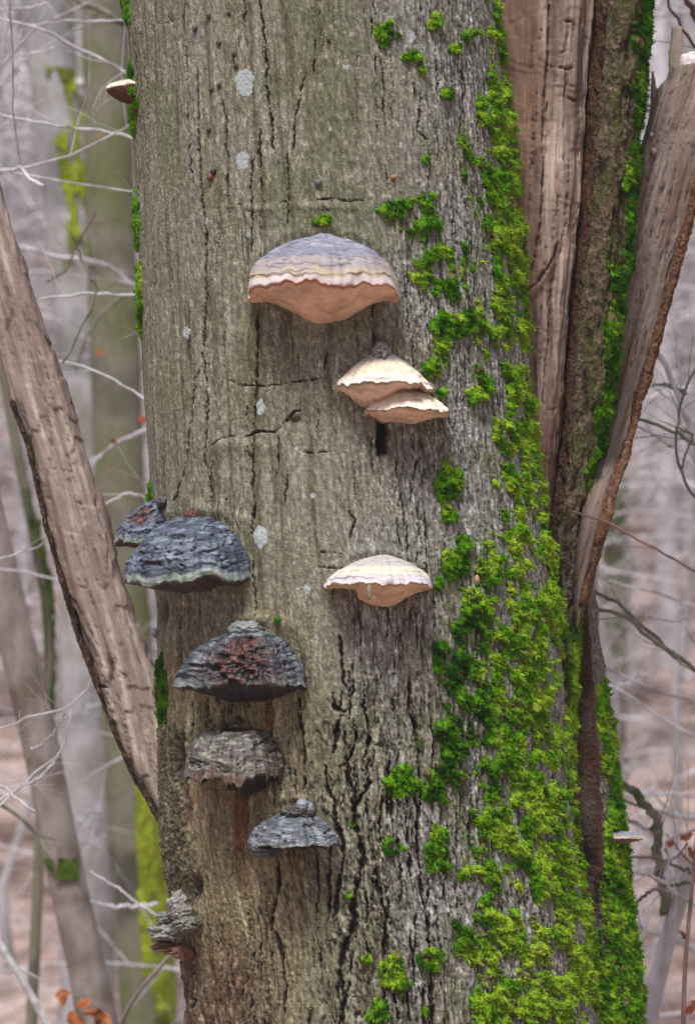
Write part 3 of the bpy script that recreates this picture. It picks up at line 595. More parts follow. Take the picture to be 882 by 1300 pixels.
md = np.clip(-0.26 + 0.55 * sst(820, 960, py) * np.exp(-((px - (gr + 18 + 0.02 * (py - 900))) / 24) ** 2) + 0.45 * sst(1000, 1150, py) + 0.75 * fbm(S * 26, Z * 12, 4, 168) + 0.2 * rb3 - 0.9 * gash - 0.6 * np.clip(lip, 0, 1) - 0.4 * (1 - sst(820, 860, py)) - 0.8 * sst(0.3, 0.8, cd), 0, 1) * Dn.front * (px > 700)
link('moss', moss_mesh('moss', Dn, md, 170, 0.0045, 0.34, 0.55 + 0 * md), M['moss'], stem, kind='stuff')

# splintered slab on the right
def splinter(name, pts, Y, wpx, mat, parent, col, seed):
    pts = np.array(pts, float); n = 26; t = np.linspace(0, 1, n)
    x = np.interp(t, np.linspace(0, 1, len(pts)), pts[:, 0]); y = np.interp(t, np.linspace(0, 1, len(pts)), pts[:, 1])
    c = at(x, y, Y); m = mpp(Y); k = 14; th = np.linspace(0, 2 * math.pi, k + 1)[:-1]
    wv = np.interp(t, np.linspace(0, 1, len(wpx)), wpx) * m / 2
    rx = 1 + 0.25 * pn(np.cos(th)[None] * 2, t[:, None] * 9, seed)
    P = np.stack([c[:, None, 0] + wv[:, None] * np.cos(th) * rx, c[:, None, 1] - 0.55 * wv[:, None] * np.sin(th) * rx, c[:, None, 2] + 0 * th[None] + 0.004 * pn(th[None] * 1.5, t[:, None] * 3, seed)], -1)
    Cc = mix(np.broadcast_to(col, P.shape), col * 1.4, sst(-0.2, 0.6, pn(th[None] * 4, t[:, None] * 3, seed + 2)))
    V = np.concatenate([P.reshape(-1, 3), [P[0].mean(0), P[-1].mean(0)]]); i = np.arange(k); j = (i + 1) % k
    F = [grid_faces(n, k, True), np.stack([j, i, np.full(k, n * k)], -1), np.stack([(n - 1) * k + i, (n - 1) * k + j, np.full(k, n * k + 1)], -1)]
    return link(name, raw_mesh(name, V, F, np.concatenate([Cc.reshape(-1, 3), [col, col]])), mat, parent)
CE = [(84, 851, 925), (105, 846, 918), (118, 834, 914), (150, 824, 906), (200, 808, 895), (250, 797, 884), (300, 788, 872), (370, 778, 852), (430, 771, 836), (480, 765, 823), (540, 755, 806), (580, 747, 794), (620, 740, 782), (660, 735, 769), (700, 731, 757), (740, 729, 746), (770, 728, 738), (800, 728, 732)]
Cs = Tube(CE, 0.20, 0.045, n=4.0, dz=0.0021, ds=0.0018, front=(-25, 205), smooth=5)
S, Z, px, py = Cs.S, Cs.Z, Cs.px, Cs.py
cc = np.zeros(S.shape, np.float32)
LC = [([(858, 210), (850, 250), (838, 290), (828, 320)], 2.4)]
for _ in range(70):
    y = rs.uniform(90, 680); k0 = np.interp(y, [e[0] for e in CE], [e[1] for e in CE]); k1 = np.interp(y, [e[0] for e in CE], [e[2] for e in CE]); x = rs.uniform(k0 + 4, k1 - 10); l = rs.uniform(25, 110)
    LC.append(([(x, y), (x - 0.26 * l, y + l)], rs.uniform(0.8, 1.8)))
Cs.stamp(LC, cc, 9, jit=0.6)
lean = S * 1.0 + 0.0; Zl = Z
sk = (px + 0.27 * py) * 0.00117                                # runs along the leaning grain
Dc = 0.004 * fbm(sk * 30, Z * 1.5, 3, 180) + 0.002 * np.floor(2.5 * fbm(sk * 16, Z * 3, 3, 415)) + 0.0014 * fbm(sk * 200, Z * 40, 3, 417) + 0.0022 * fbm(sk * 130, Z * 5, 3, 182) + 0.0016 * (0.5 - np.abs(fbm(sk * 120, Z * 6, 3, 183))) - 0.005 * cc
topj = (0.018 * fbm(S * 55, 0 * S, 3, 185)) * sst(2.42, 2.54, Z)
Cs.finish(Dc.astype(np.float32), topj)
fw = sst(520, 690, py)[..., None] * np.array([-0.0085, -0.135, 0.0])
Cs.Pd = Cs.Pd + fw
f1 = fbm(sk * 90, Z * 4, 4, 186); f2 = fbm(sk * 12, Z * 4, 3, 187)
Cc = mix(np.broadcast_to(lin(128, 114, 105), S.shape + (3,)), lin(166, 152, 142), sst(0, 0.7, f1 + 0.4 * f2)); Cc = mix(Cc, lin(104, 84, 76), sst(0.1, 0.7, -f1 - 0.4 * f2)) * np.exp(0.28 * fbm(sk * 260, Z * 16, 3, 331) + 0.05 * fbm(sk * 60, Z * 170, 2, 333))[..., None]
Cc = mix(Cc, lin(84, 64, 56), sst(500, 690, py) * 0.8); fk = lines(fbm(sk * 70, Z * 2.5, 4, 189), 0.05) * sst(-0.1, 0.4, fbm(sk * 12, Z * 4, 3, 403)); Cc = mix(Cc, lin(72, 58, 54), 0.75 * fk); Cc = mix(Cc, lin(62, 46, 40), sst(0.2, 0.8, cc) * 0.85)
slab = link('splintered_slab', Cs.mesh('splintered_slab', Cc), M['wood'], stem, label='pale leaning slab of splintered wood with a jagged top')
splinter('splinter', [(861, 120), (858, 90), (857, 60), (859, 34)], 0.195, [34, 22, 17, 13], M['wood'], stem, lin(150, 136, 122), 1)
splinter('splinter', [(836, 150), (831, 125), (829, 108), (828, 92)], 0.195, [24, 14, 6, 2.5], M['wood'], stem, lin(140, 120, 106), 2)
splinter('splinter', [(846, 140), (848, 110), (852, 92)], 0.195, [26, 16, 6], M['wood'], stem, lin(150, 130, 116), 3)
splinter('pale_fibre_tuft', [(888, 110), (878, 92), (874, 72), (882, 66)], 0.19, [30, 30, 24, 14], M['lichen'], stem, lin(214, 206, 204), 4)
Kb = Tube([(e[0], e[2] - (9 if e[0] > 640 else 13), e[2] + (2 if e[0] < 660 else 5)) for e in CE[2:17]], 0.194, 0.055, n=2.8, dz=0.0019, ds=0.0016, front=(-40, 215), smooth=5)
S, Z = Kb.S, Kb.Z; kb = fbm(S * 70, Z * 50, 4, 190); kb2 = fbm(S * 200, Z * 160, 3, 192)
Kb.finish((0.0036 * kb + 0.002 * kb2 + 0.006 * fbm(S * 12, Z * 9, 3, 391) - 0.001).astype(np.float32)); Kb.Pd = Kb.Pd + sst(520, 690, Kb.py)[..., None] * np.array([-0.0085, -0.135, 0.0])
Ck = mix(np.broadcast_to(lin(104, 72, 56), S.shape + (3,)), lin(146, 112, 88), sst(0, 0.6, kb2)); Ck = mix(Ck, lin(56, 40, 34), sst(0.15, 0.6, -kb)); Ck = mix(Ck, lin(112, 112, 100), 0.7 * sst(0.2, 0.6, fbm(S * 30, Z * 12, 3, 194)) * (np.cos(Kb.th)[None] > 0.5))
link('slab_bark', Kb.mesh('slab_bark', Ck), M['rough'], stem)
# small crown of limbs far above the picture is added with the forest trees below

# ------------------------------------------------------------------ leaning split log at the left
LE = [(-150, -235, -95), (-60, -200, -66), (60, -160, -34), (180, -100, -8), (285, -62, 16), (340, -40, 34), (400, -18, 53), (470, 6, 79), (510, 17, 91), (540, 27, 101), (580, 41, 114), (610, 47, 124), (660, 58, 139), (700, 70, 148), (750, 83, 163), (810, 101, 184), (870, 124, 202), (930, 147, 222), (975, 166, 234), (1010, 186, 244), (1040, 202, 252), (1140, 236, 284), (1300, 280, 328), (1700, 392, 440), (2350, 570, 620)]
E = Tube(LE, 0.34, 0.05, n=3.0, dz=0.0024, ds=0.0021, front=(-20, 200), smooth=3)
S, Z, px, py = E.S, E.Z, E.px, E.py
sk = (px - 0.26 * py) * 0.00117
ce = np.zeros(S.shape, np.float32)
LL = [([(122, 600), (126, 660), (130, 690)], 2.2), ([(136, 820), (144, 850), (138, 875)], 5), ([(143, 872), (128, 872), (118, 858)], 4), ([(168, 930), (166, 940), (156, 938)], 3.5), ([(150, 850), (160, 858), (155, 868)], 3), ([(45, 430), (62, 480), (72, 530)], 1.6)]
for _ in range(70):
    y = rs.uniform(280, 1010); x = rs.uniform(np.interp(y, [e[0] for e in LE], [e[1] for e in LE]) + 8, np.interp(y, [e[0] for e in LE], [e[2] for e in LE]) - 6); l = rs.uniform(15, 90)
    LL.append(([(x, y), (x + 0.26 * l, y + l)], rs.uniform(0.7, 1.6)))
E.stamp(LL, ce, 13, jit=0.6)
De = 0.004 * fbm(sk * 25, Z * 2, 3, 200) + 0.0025 * np.floor(2.5 * fbm(sk * 14, Z * 5, 3, 411)) + 0.0015 * fbm(sk * 200, Z * 40, 3, 413) + 0.0024 * fbm(sk * 120, Z * 7, 3, 202) + 0.0016 * (0.5 - np.abs(fbm(sk * 120, Z * 6, 3, 203))) - 0.003 * ce + 0.004 * sst(0.1, 0.35, fbm(sk * 18, Z * 6, 3, 205)) * sst(700, 800, py)
E.finish(De.astype(np.float32))
f1 = fbm(sk * 80, Z * 5, 4, 206); f2 = fbm(sk * 10, Z * 4, 3, 207)
ff = np.exp(0.28 * fbm(sk * 260, Z * 16, 3, 327) + 0.05 * fbm(sk * 60, Z * 170, 2, 329))[..., None]
Ce = mix(np.broadcast_to(lin(146, 130, 120), S.shape + (3,)), lin(186, 171, 160), sst(0, 0.7, f1 + 0.5 * f2)); Ce = mix(Ce, lin(110, 88, 78), sst(0.05, 0.75, -f1 - 0.4 * f2)) * ff
fk = sst(0.34, 0.5, fbm(sk * 44 + 0.5 * fbm(sk * 90, Z * 30, 2, 393), Z * 12, 4, 209)) * (0.35 + 0.65 * sst(520, 700, py)) * sst(0.0, 0.3, fbm(sk * 9, Z * 3, 2, 211) + 0.15 + 0.4 * sst(0, 40, px - np.interp(py, [e[0] for e in LE], [e[2] for e in LE]) + 50)); Ce = mix(Ce, lin(84, 62, 58), 0.85 * fk); Ce = mix(Ce, lin(66, 48, 40), sst(0.2, 0.8, ce) * 0.85)
log = empty('split_log', at(590, 2250, 0.34), label='pale split log leaning behind the trunk, dark bark along one edge', cat='log')
link('wood', E.mesh('wood', Ce), M['wood'], log)
Le = [(e[0], e[1] - 2, e[1] + 5) for e in LE if 500 <= e[0] <= 1040]
Eb = Tube(Le, 0.33, 0.045, n=2.2, dz=0.0019, ds=0.0016, front=(-40, 220), smooth=3)
S, Z = Eb.S, Eb.Z; kb = fbm(S * 60, Z * 26, 4, 212); kb2 = fbm(S * 200, Z * 120, 3, 214)
Eb.finish((0.0042 * kb + 0.002 * kb2).astype(np.float32))
Ck = mix(np.broadcast_to(lin(76, 58, 48), S.shape + (3,)), lin(118, 96, 80), sst(0, 0.6, kb2)); Ck = mix(Ck, lin(46, 36, 32), sst(0.1, 0.5, -kb))
link('bark', Eb.mesh('bark', Ck), M['rough'], log)
# ------------------------------------------------------------------ bracket fungi
def fcol(kind, t, ph, X, H, seed, rs):
    """pigment of the cap: t 0 apex .. 1 margin"""
    n1 = fbm(ph * 3.0, t * 5, 3, seed); n2 = fbm(X * 45, H * 90, 3, seed + 3); n3 = fbm(ph * 2.2, t * 26 + 1.2 * n1, 3, seed + 5)
    tt = t + 0.035 * n1
    Z3 = t.shape + (3,)
    if kind == 'grey':
        c = mix(np.broadcast_to(lin(124, 126, 140), Z3), lin(158, 158, 172), sst(-0.2, 0.6, n3)); c = mix(c, lin(96, 92, 100), sst(0.25, 0.6, -n3) * 0.9)
        c = mix(c, lin(176, 160, 150), 0.6 * sst(0.48, 0.6, tt)); dk = sst(0.30, 0.5, n3 + 0.15) * sst(0.35, 0.5, tt) * (1 - sst(0.66, 0.74, tt)); c = mix(c, lin(74, 72, 92), dk * 0.75)
        c = mix(c, lin(186, 172, 146), sst(0.73, 0.79, tt) * (1 - 0.6 * sst(0.2, 0.5, n2))); c = mix(c, lin(90, 84, 96), np.exp(-((tt - 0.82) / 0.012) ** 2) * sst(0.0, 0.3, n1 + 0.15)); c = mix(c, lin(204, 194, 190), sst(0.85, 0.88, tt))
        c = mix(c, lin(168, 104, 62), sst(0.965, 1.0, t))
    elif kind == 'cream':
        c = mix(np.broadcast_to(lin(150, 142, 142), Z3), lin(184, 176, 176), sst(-0.2, 0.5, n3)); c = mix(c, lin(226, 214, 188), sst(0.36, 0.50, tt)); c = mix(c, lin(176, 160, 146), sst(0.1, 0.45, n3) * sst(0.42, 0.5, tt) * 0.7)
        c = mix(c, lin(236, 222, 208), sst(0.72, 0.8, tt) * 0.8); c = mix(c, lin(110, 86, 74), sst(0.955, 0.985, t) * 0.8)
    elif kind == 'white':
        c = mix(np.broadcast_to(lin(206, 199, 190), Z3), lin(166, 160, 164), sst(0.0, 0.5, n3)); c = mix(c, lin(234, 226, 206), sst(0.40, 0.52, tt) * (1 - sst(0.68, 0.74, tt)) * 0.9); c = mix(c, lin(230, 222, 224), sst(0.72, 0.8, tt))
        c = c * 0.80; c = mix(c, lin(150, 140, 160), np.exp(-((tt - 0.86) / 0.02) ** 2) * 0.6); c = mix(c, lin(186, 140, 100), sst(0.975, 1.0, t))
    else:
        bl = {'slate': (lin(104, 118, 140), lin(148, 162, 180), lin(56, 64, 82)), 'decayed': (lin(102, 112, 124), lin(150, 160, 166), lin(46, 50, 62)), 'plated': (lin(122, 110, 104), lin(164, 164, 144), lin(70, 52, 56)), 'ash': (lin(134, 140, 150), lin(176, 182, 188), lin(84, 88, 98)), 'rust': (lin(112, 84, 64), lin(150, 120, 88), lin(64, 46, 42)), 'knobby': (lin(112, 112, 104), lin(146, 146, 136), lin(74, 68, 62))}[kind]
        c = mix(np.broadcast_to(bl[0] * 0.38, Z3), bl[1] * 0.66, sst(-0.1, 0.6, n3 + 0.5 * n2)); c = mix(c, bl[2] * 0.6, sst(0.1, 0.5, -n3 - 0.3 * n2) * 0.9)
        c = mix(c, lin(150, 160, 142), sst(0.89, 0.93, tt) * (0.5 + 0.5 * sst(-0.1, 0.2, pn(ph * 9, t * 0 + seed, seed))) * (0.8 if kind == 'slate' else 0.3))
    return c

def bracket(root, cx, my, W, P, up, down, arch=8, yaw=0, kind='grey', under=(190, 128, 88), seed=1, bands=7, bamp=0.022, pe=1.0, qe=0.9, belly=0.55, bx=0.0, apex=0.0, pits=0.0, scar=None,
            rough=0.0, notch=None, wob=0.05, inset=0.0, tilt=0.0, stem=None, ragged=0.0, out=0.0, cut=None, rimt=0.86, names=('cap', 'rim', 'pore_surface')):
    TT = stem or T; m = mpp(TT.Y0)
    p0, _, _ = TT.where(np.array(float(cx)), np.array(float(my))); p0 = p0.copy()
    m = mpp(p0[1]); W, P, up, down, arch = [v * m for v in (W, P, up, down, arch)]
    ya = R(yaw); right = np.array([math.cos(ya), -math.sin(ya), 0]); fwd = np.array([-math.sin(ya), -math.cos(ya), 0])
    p0 += fwd * (out - inset)
    PH = np.radians(np.linspace(-122, 122, 190)); nt_, nu = 84, 36
    def foot(ph, seed_):
        rr = 1 + wob * fbm(ph * 1.6, 0 * ph, 3, seed_) + 0.6 * wob * pn(ph * 5.5, 0 * ph, seed_ + 4) + 0.018 * pn(ph * 14, 0 * ph, seed_ + 1)
        return rr
    rr = foot(PH, seed)
    sx = np.sin(PH) * rr; cy = np.sign(np.cos(PH)) * np.abs(np.cos(PH)) ** 0.85 * rr
    zm = arch * np.maximum(np.cos(PH), 0) + 0.09 * up * fbm(PH * 2.0, 0 * PH, 2, seed + 2) + 0.045 * up * pn(PH * 7, 0 * PH, seed + 5) + 0.025 * up * pn(PH * 17, 0 * PH, seed + 3)
    if notch: zm += notch[2] * m * np.exp(-((PH - notch[0]) / notch[1]) ** 2)
    t = np.linspace(0.0, 1, nt_)[:, None]; al = t * math.pi / 2
    f = np.sin(al) ** pe; h = np.cos(al) ** qe
    X = f * sx[None] * W + apex * m * (1 - f); O = f * cy[None] * P; H = zm[None] + (up - zm[None]) * h
    PHg = np.broadcast_to(PH[None], X.shape); tg = np.broadcast_to(t, X.shape)
    # growth zones: each swells out and steps back
    q = tg * bands + 0.5 * fbm(PHg * 1.6, tg * 3, 3, seed + 7); fr = q - np.floor(q); zone = (fr ** 1.6 - 0.4) * (0.5 + 0.9 * pn(np.floor(q) * 3.7, PHg * 0.9, seed + 8))
    swell = bamp * zone * sst(0.08, 0.3, tg) + 0.07 * fbm(PHg * 1.8, tg * 2.0, 3, seed + 6) * sst(0, 0.2, tg) + rough * fbm(X * 38, H * 50, 4, seed + 9)
    hb = 1 - np.broadcast_to(h, X.shape)
    C = fcol(kind, 0.25 * tg + 0.75 * hb, PHg, X, H, seed, RNG)
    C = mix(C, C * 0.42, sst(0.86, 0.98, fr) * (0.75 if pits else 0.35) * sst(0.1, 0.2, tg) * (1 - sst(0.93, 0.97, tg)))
    pit = 0 * X
    if pits:
        pv = fbm(X * 85 + 3 * pn(X * 30, H * 30, seed), H * 190 + O * 60, 2, seed + 11); pit = sst(0.60 - pits * 0.4, 0.70 - pits * 0.4, pv) * sst(0.05, 0.15, tg) * (1 - sst(0.88, 0.95, tg))
        swell = swell - 0.05 * pit; C = mix(C, lin(48, 40, 44), pit * 0.92)
    if scar:
        sp, sw, s0, s1 = scar; sc = np.exp(-((PHg - sp + 0.25 * pn(tg * 5, PHg * 3, seed + 12)) / sw) ** 2) * sst(s0, s0 + 0.08, tg) * (1 - sst(s1, s1 + 0.06, tg)); sc = np.clip(sc * 1.5, 0, 1)
        rg = fbm(X * 55, H * 110, 4, seed + 13); swell = swell - sc * (0.16 - 0.10 * rg)
        C = mix(C, mix(np.broadcast_to(lin(66, 36, 34), X.shape + (3,)), lin(112, 66, 50), sst(0, 0.6, rg)), sc * 0.95); C = mix(C, lin(26, 21, 22), sc * sst(0.0, 0.3, -rg + 0.3 * sst(0.7, 0.9, tg)))
    if ragged:
        rg = pn(PHg * 5, tg * 0, seed + 14) * 0.8 + pn(PHg * 14, tg * 0, seed + 15) * 0.5 + pn(PHg * 43, tg * 0, seed + 16) * 0.4 - 0.1; H = H - ragged * m * np.maximum(rg + 0.1, 0) * sst(0.88, 1, tg); C = mix(C, lin(86, 52, 38), sst(0.88, 0.95, tg) * sst(-0.2, 0.3, rg) * 0.9)
    k = 1 + swell; X = X * k; O = O * k; H = H + swell * up * 0.5 * (1 - tg)
    def world(X, O, H): return p0 + X[..., None] * right + O[..., None] * fwd + (H + O * math.tan(R(tilt)))[..., None] * np.array([0, 0, 1])
    Pt = world(X, O, H)
    # underside from the margin back to the bark
    s = np.linspace(0, 1, nu)[:, None]
    k2 = (1 - s) * 0.995; Xu = (1 - 0.30 * s) * X[-1][None]; Ou = k2 * O[-1][None] - 0.035 * s
    bell = np.exp(-np.abs((Xu / W - bx) / belly) ** 2.6)
    if cut is not None: bell = bell * sst(cut - 0.03, cut + 0.04, Xu / W + 0.03 * pn(s * 6, Xu * 40, seed))
    lip = 0.012 * up * np.exp(-((s - 0.03) / 0.03) ** 2)
    Hu = H[-1][None] * (1 - s) + 0 * Xu - lip - down * bell * s ** 0.6 * (1 + 0.10 * fbm(Xu * 40, s * 3, 3, seed + 21)) - 0.12 * down * s + rough * 0.5 * up * fbm(Xu * 60, Ou * 60, 3, seed + 22) * sst(0, 0.1, s)
    Pu = world(Xu, Ou, Hu)
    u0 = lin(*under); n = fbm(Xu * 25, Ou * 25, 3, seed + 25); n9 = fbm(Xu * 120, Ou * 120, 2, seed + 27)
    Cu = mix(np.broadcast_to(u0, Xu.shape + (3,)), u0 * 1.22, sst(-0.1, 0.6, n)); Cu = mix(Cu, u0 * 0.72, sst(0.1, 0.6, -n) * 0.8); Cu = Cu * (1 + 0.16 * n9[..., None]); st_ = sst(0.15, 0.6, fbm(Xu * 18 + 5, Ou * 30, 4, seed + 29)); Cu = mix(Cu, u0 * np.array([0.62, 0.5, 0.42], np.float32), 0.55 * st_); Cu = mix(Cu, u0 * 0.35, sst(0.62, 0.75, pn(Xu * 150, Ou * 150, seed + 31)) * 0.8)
    Cu = mix(Cu, C[-1][None] * 0.9, 1 - sst(0.0, 0.03, s + 0 * Xu))
    old = kind not in ('grey', 'cream', 'white'); mat = M['oldfungus'] if old else M['fungus']
    kr = int(rimt * (nt_ - 1)); nc = len(PH)
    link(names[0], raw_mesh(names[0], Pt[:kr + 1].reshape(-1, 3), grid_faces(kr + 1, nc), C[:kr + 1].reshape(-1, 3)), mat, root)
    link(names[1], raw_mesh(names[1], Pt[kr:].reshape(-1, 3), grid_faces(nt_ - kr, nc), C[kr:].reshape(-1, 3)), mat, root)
    link(names[2], raw_mesh(names[2], Pu.reshape(-1, 3), grid_faces(nu, nc), Cu.reshape(-1, 3)), M['oldfungus'] if old else M['pores'], root)
    return p0
GF = 'bracket fungi growing on the beech'
def fthing(cx, my, label, stem=None, name='bracket_fungus'):
    p, _, _ = (stem or T).where(np.array(float(cx)), np.array(float(my)))
    return empty(name, p, label=label, cat='fungus', group=GF)
def knob(root, cx, cy, rx, ry, rd, col, seed, out=0.0, stem=None, name='knob', mat='oldfungus', rough=0.16, offY=None):
    TT = stem or T; p, _, _ = TT.where(np.array(float(cx)), np.array(float(cy))); m = mpp(p[1])
    if offY is not None: p = at(cx, cy, offY)
    nk = 60 if max(rx, ry) > 9 else 24
    a = np.linspace(0.02, math.pi - 0.02, nk)[:, None]; b = np.linspace(0, 2 * math.pi, int(nk * 1.6) + 1)[None, :-1]
    x, y, z = np.sin(a) * np.cos(b), -np.sin(a) * np.sin(b), np.cos(a) + 0 * b
    d = 1 + rough * (fbm(x * 2.2 + seed, z * 2.2 + y, 3, seed) + 0.35 * fbm(x * 7, z * 7 + 3 * y, 3, seed + 1))
    Pk = p + np.stack([x * d * rx * m, y * d * rd * m - out * m, z * d * ry * m], -1)
    n = fbm(x * 5, z * 5 + y * 2, 4, seed + 2); Ck = mix(np.broadcast_to(lin(*col), Pk.shape), lin(*col) * 0.4, sst(0.1, 0.6, n)); Ck = mix(Ck, lin(*col) * 1.35, sst(0.1, 0.6, -n))
    nr, nc = Pk.shape[:2]
    return link(name, raw_mesh(name, Pk.reshape(-1, 3), grid_faces(nr, nc, True), Ck.reshape(-1, 3)), M[mat], root)

f = fthing(412, 378, 'largest bracket, grey ridged cap with white rim and orange-brown underside')
bracket(f, 412, 379, 98, 100, 80, 36, 10, 0, 'grey', (220, 180, 152), 11, 9, 0.024, 1.12, 1.0, 0.50, 0.02, -2, wob=0.05)
knob(f, 411, 308, 20, 11, 26, (140, 140, 150), 5, 0, name='apex_knob', rough=0.15)
f = fthing(490, 498, 'two-tiered cream bracket with grey knob on top, below the largest bracket')
bracket(f, 488, 497, 63, 72, 56, 30, 6, 4, 'cream', (226, 194, 170), 21, 6, 0.04, 1.9, 1.5, 0.5, -0.25, -4, wob=0.06, names=('upper_cap', 'upper_rim', 'upper_pore_surface'))
bracket(f, 514, 527, 56, 66, 44, 14, 3, -6, 'cream', (222, 184, 156), 27, 5, 0.04, 1.8, 1.6, 0.7, -0.1, -8, wob=0.06, names=('lower_cap', 'lower_rim', 'lower_pore_surface'))
knob(f, 484, 449, 12, 14, 34, (150, 142, 142), 6, 4, name='apex_knob', rough=0.28)
f = fthing(481, 746, 'off-white bracket with pale banded cap and notched tan underside')
bracket(f, 481, 747, 67, 78, 43, 27, 5, 0, 'white', (224, 188, 156), 31, 6, 0.035, 1.45, 1.15, 0.55, 0.05, 6, wob=0.06, cut=-0.42)
knob(f, 468, 752, 3.5, 11, 4, (150, 136, 118), 8, 74, name='twig_stub', rough=0.2)
f = fthing(242, 735, 'wide slate-blue bracket with dark pits and pale green scalloped rim')
bracket(f, 250, 738, 88, 92, 84, 14, -2, 20, 'slate', (70, 52, 48), 41, 11, 0.034, 1.06, 0.95, 0.9, 0.0, 4, pits=0.62, rough=0.018, wob=0.04)
knob(f, 246, 656, 12, 8, 20, (100, 58, 50), 12, 6, name='rotten_apex')
f = fthing(196, 690, 'small dark slate bracket half hidden behind the wide pitted one')
bracket(f, 200, 690, 42, 58, 58, 8, 0, 48, 'slate', (84, 56, 38), 47, 6, 0.04, 1.3, 1.0, 0.7, 0, 14, pits=0.5, rough=0.06, scar=(0.3, 0.35, 0.35, 0.7))
knob(f, 207, 637, 8, 8, 16, (84, 80, 84), 13, 8, name='apex_knob', rough=0.3)
f = fthing(310, 868, 'weathered grey bracket with reddish rotten scar across its front')
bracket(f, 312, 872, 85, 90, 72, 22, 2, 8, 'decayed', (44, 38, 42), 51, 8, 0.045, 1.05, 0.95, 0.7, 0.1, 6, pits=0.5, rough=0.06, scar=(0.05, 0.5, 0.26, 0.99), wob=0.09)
knob(f, 312, 800, 23, 12, 26, (128, 134, 132), 14, 4, name='apex_knob', rough=0.14)
f = fthing(301, 982, 'dome-shaped bracket with greenish cracked plates and ragged rusty fringe')
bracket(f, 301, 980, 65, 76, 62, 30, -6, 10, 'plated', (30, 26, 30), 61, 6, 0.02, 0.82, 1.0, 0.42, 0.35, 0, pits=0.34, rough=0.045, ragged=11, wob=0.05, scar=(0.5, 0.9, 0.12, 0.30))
knob(f, 301, 918, 7, 9, 10, (70, 62, 62), 16, 3, name='apex_knob', rough=0.3)
f = fthing(373, 1068, 'small ash-grey bracket with black hollow underside and horned top')
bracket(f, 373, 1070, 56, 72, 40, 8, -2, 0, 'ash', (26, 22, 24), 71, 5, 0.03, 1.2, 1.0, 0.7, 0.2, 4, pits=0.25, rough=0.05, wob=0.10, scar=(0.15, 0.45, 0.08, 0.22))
knob(f, 376, 1033, 17, 9, 24, (86, 84, 88), 18, 12, name='apex_knob', rough=0.4); knob(f, 384, 1022, 8, 9, 12, (140, 146, 152), 19, 18, name='horn', rough=0.2); knob(f, 393, 1027, 6, 10, 10, (134, 140, 146), 20, 10, name='horn', rough=0.2); knob(f, 338, 1078, 21, 9, 20, (78, 82, 88), 23, 44, name='broken_lip', rough=0.3)
f = fthing(238, 1195, 'knobbly grey and rust bracket in layers at the foot edge of the trunk')
knob(f, 229, 1149, 15, 20, 20, (140, 138, 132), 24, 4, name='apex_lobe', rough=0.30); knob(f, 210, 1164, 11, 9, 14, (116, 118, 110), 25, 22, name='lobe', rough=0.26)
knob(f, 236, 1160, 14, 12, 18, (130, 126, 116), 26, 10, name='lobe', rough=0.30)
knob(f, 224, 1183, 34, 14, 40, (136, 138, 130), 27, 10, name='cap', rough=0.30); knob(f, 240, 1172, 18, 10, 24, (120, 118, 110), 29, 18, name='lobe', rough=0.30)
knob(f, 227, 1202, 32, 9, 36, (126, 94, 78), 28, 8, name='lower_shelf', rough=0.30); knob(f, 237, 1210, 20, 9, 26, (126, 82, 66), 30, 4, name='pore_surface', rough=0.22)
f = fthing(172, 118, 'small cream bracket with dark lip on the mossy side of the trunk')
bracket(f, 166, 111, 20, 37, 10, 30, 0, 126, 'cream', (84, 56, 44), 91, 3, 0.03, 0.9, 0.9, 0.9, 0, 0, wob=0.06)
f = fthing(783, 1066, 'tiny grey bracket jutting from the mossy lower stem', stem=Dn)
bracket(f, 780, 1064, 20, 36, 9, 12, 0, -72, 'grey', (128, 104, 98), 95, 3, 0.03, 0.9, 0.9, 0.9, 0, 0, wob=0.03, stem=Dn)

# small things sitting on the bark
def bit(name, cx, cy, rx, ry, col, label, cat, seed, stem=None, out=1.0, offY=None, group=None, mat='oldfungus', rough=0.14):
    p, _, _ = (stem or T).where(np.array(float(cx)), np.array(float(cy)))
    r = knob(None, cx, cy, rx, ry, (rx + ry) / 2, col, seed, out, stem, name, mat, rough, offY); return props(r, label, cat, group)
bit('button_fungus', 267, 225, 4.6, 6, (104, 60, 46), 'small brown button fungus on the bark beside a black one', 'fungus', 31)
bit('button_fungus', 271, 218, 4.6, 4.2, (46, 38, 42), 'small black button fungus touching a brown one', 'fungus', 32)
bit('button_fungus', 404, 232, 5.2, 5, (96, 98, 108), 'round grey button fungus above the largest bracket', 'fungus', 33, rough=0.05)
for k, (x, y) in enumerate([(265, 21), (247, 37), (278, 55), (297, 69), (291, 17), (300, 84), (268, 114), (278, 109), (265, 165), (417, 51)]):
    bit('bark_wart', x, y, 2.6 + k % 3 * 0.5, 3.0 + k % 2 * 0.6, (72, 50, 42), 'tiny dark wart dotted on the smooth upper bark', 'wart', 40 + k, group='dark warts on the upper bark', rough=0.3)
bit('snail_shell', 499, 225, 3.6, 3.2, (168, 116, 78), 'tiny brown snail shell on grey bark above a moss ring', 'snail shell', 55, rough=0.04, mat='fungus')
bit('snail_shell', 605, 736, 3.4, 6.5, (178, 138, 112), 'long tan snail shell on bare bark among moss', 'snail shell', 56, rough=0.06, mat='fungus')
bit('snail_shell', 603, 721, 3.2, 3, (160, 112, 92), 'round tan snail shell just above a long tan one', 'snail shell', 57, rough=0.04, mat='fungus')
bit('snail_shell', 619, 98, 3, 3.2, (92, 78, 92), 'purple-grey snail shell in the moss high on the trunk', 'snail shell', 58, rough=0.04, mat='fungus')
bit('snail_shell', 829, 192, 4.2, 4.6, (166, 150, 138), 'larger pale snail shell on the splintered slab', 'snail shell', 59, stem=Cs, rough=0.06, mat='fungus')
